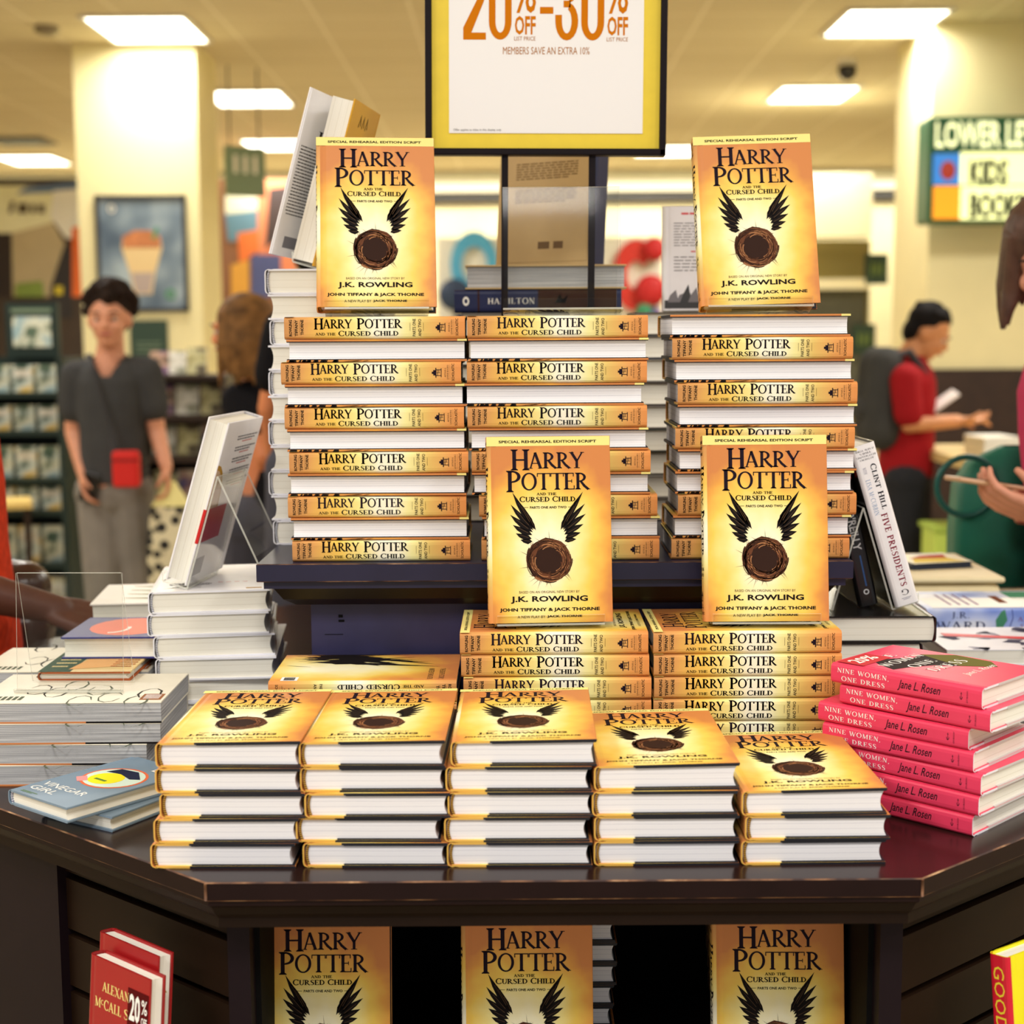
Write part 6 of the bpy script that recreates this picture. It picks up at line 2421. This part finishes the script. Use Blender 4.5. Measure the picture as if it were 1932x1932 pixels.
# framed green poster on top of the rack
q = k4(52, 655)
t = thing('poster_stand', 'dark green framed poster standing on the gift rack at the left', 'poster', (q.x, Yr + .1, 1.40))
b = MB(); b.box(-.13, .13, -.02, .02, 0, .27); b.build('frame', m_rack, t)
b = MB(); b.box(-.095, .095, -.024, -.02, .05, .2); b.build('print', mc2, t)
b = MB(); b.box(-.1, .1, -.024, -.02, .22, .24); b.build('heading', mat('pale_green', (110, 128, 104)), t)
# yellow tray table with a candle in front of the rack
t = thing('tray_table', 'pale wooden tray table in front of the green rack', 'table', (k4(20, 940).x, 7.0, 0), (0, 0, R(20)))
zt_ = atY(30, 945, 7.0).z
b = MB(); b.box(-.22, .22, -.15, .15, zt_ - .03, zt_); b.build('top', mat('tray_wood', (214, 184, 108), .6), t)
for sx in (-1, 1):
    b = MB(); b.box(sx * .2 - .015, sx * .2 + .015, -.015, .015, 0, zt_ - .03); b.build('leg', m_shelfw, t)
t = thing('candle', 'pale yellow candle on the tray table at the left edge', 'candle', (k4(15, 930).x + .02, 7.0, zt_))
b = MB(); b.tube([(0, 0, 0), (0, 0, .09)], .035, 14); b.build('wax', mat('candle_wax', (246, 240, 150), .5), t)
b = MB(); b.tube([(0, 0, .09), (0, 0, .105)], .003, 6); b.build('wick', m_black, t)

# dark bookcase behind the boy
Yc = 8.6
x0, x1 = atY(276, 800, Yc).x, atY(440, 800, Yc).x
bc = thing('bookcase', 'low dark wooden bookcase in front of the cream pillar', 'bookcase', ((x0 + x1) / 2, Yc, 0))
w2 = (x1 - x0) / 2
ztop_ = atY(350, 706, Yc).z
for xx in (-w2, w2 - .03):
    b = MB(); b.box(xx, xx + .03, -.2, .2, 0, ztop_); b.build('side_panel', m_shelfw, bc)
b = MB(); b.box(-w2, w2, .17, .2, 0, ztop_); b.build('back_panel', m_shelfw, bc)
lev = [ztop_, ztop_ - .23, ztop_ - .46, ztop_ - .72, .12]
for z in lev:
    b = MB(); b.box(-w2 + .03, w2 - .03, -.2, .17, z - .03, z); b.build('shelf', m_shelfw, bc)
mcs = [mc3, mc4, card_material('card_e', (150, 140, 90), (206, 200, 150), (90, 80, 60)), card_material('card_f', (60, 60, 110), (150, 110, 100), (210, 190, 170)), mc2]
for li, z in enumerate(lev[1:]):
    for c in range(3):
        xx = (x0 + x1) / 2 - w2 + .11 + c * (2 * w2 - .22) / 2
        o = make_book('hardcover_book', 'book facing forward, %s on the %s shelf of the dark bookcase' % (('left', 'middle', 'right')[c], ('upper', 'second', 'third', 'bottom')[li]), 'book',
                      .13, .17, .025, mcs[(li + c) % 5], mcs[(li + c + 1) % 5], m_wht, pg_cream, m_wht, None)
        o['group'] = 'books facing forward in the dark bookcase'
        M3 = stand_rot(0, 10)
        o.location = Vector((xx, Yc - .05, z + .001)) + M3 @ Vector((0, .085, 0))
        o.rotation_euler = M3.to_euler()
for c, px in enumerate((306, 338, 376)):
    o = make_book('hardcover_book', 'book standing on top of the dark bookcase, %s of three' % ('left', 'middle', 'right')[c], 'book', .11, .13 + .02 * (c == 2), .02, mcs[c], mcs[c], m_wht, pg_cream, m_wht, None)
    M3 = stand_rot(0, 10)
    o.location = Vector((atY(px, 700, Yc).x, Yc - .05, ztop_ + .001)) + M3 @ Vector((0, .065 + .01 * (c == 2), 0))
    o.rotation_euler = M3.to_euler()
    o['group'] = 'books on the dark bookcase top'

# table with pale paperbacks that the person in red leans over
Yt = 6.3
xt = atY(1780, 830, Yt).x
zt_ = atY(1850, 856, Yt).z
tb = thing('sales_table', 'pale wooden sales table in front of the person in red', 'table', (xt + .7, Yt, 0))
b = MB(); b.box(-.7, .7, -.35, .55, zt_ - .04, zt_); b.build('top', mat('table_maple', (214, 190, 130), .5, .3, .1, 8), tb)
for sx, sy in ((-.64, -.3), (.64, -.3), (-.64, .5), (.64, .5)):
    b = MB(); b.box(sx - .03, sx + .03, sy - .03, sy + .03, 0, zt_ - .04); b.build('leg', m_shelfw, tb)
b = MB(); b.box(-.66, .66, -.3, .5, .45, .48); b.build('shelf', m_shelfw, tb)
wcol = [bmat('pale_cover_a', (232, 226, 206)), bmat('pale_cover_b', (222, 206, 170)), bmat('pale_cover_c', (240, 236, 226))]
ppb = make_book('paperback_book', 'x', 'book', .15, .21, .03, wcol[2], wcol[1], wcol[0], pg_cream, wcol[0], None, bt=.002, over=.0006, paperback=True)
first = True
for c in range(4):
    for k in range((3, 4, 3, 2)[c]):
        o = ppb if first else copy_tree(ppb)
        first = False
        put_book(o, 'pale paperback, %s from the bottom of the %s pile on the sales table' % (ORD[k + 1], ('leftmost', 'second', 'third', 'fourth')[c]),
                 (xt + .14 + .26 * c, Yt - .2 + .03 * (c % 2), zt_ + .0302 * k), rz=R((3, -4, 2, 6)[c] + k), group='pale paperbacks on the sales table')
t = thing('book_bin', 'lime green bin under the sales table', 'bin', (atY(1798, 920, 6.0).x + .05, Yt - .1, .48))
b = MB(); b.box(-.09, .09, -.1, .1, 0, .2); b.build('tub', mat('bin_lime', (196, 220, 96), .5), t, bevel=.01)
b = MB(); b.box(-.1, .1, -.11, .11, .2, .22); b.build('rim', mat('bin_rim', (170, 196, 80), .5), t)
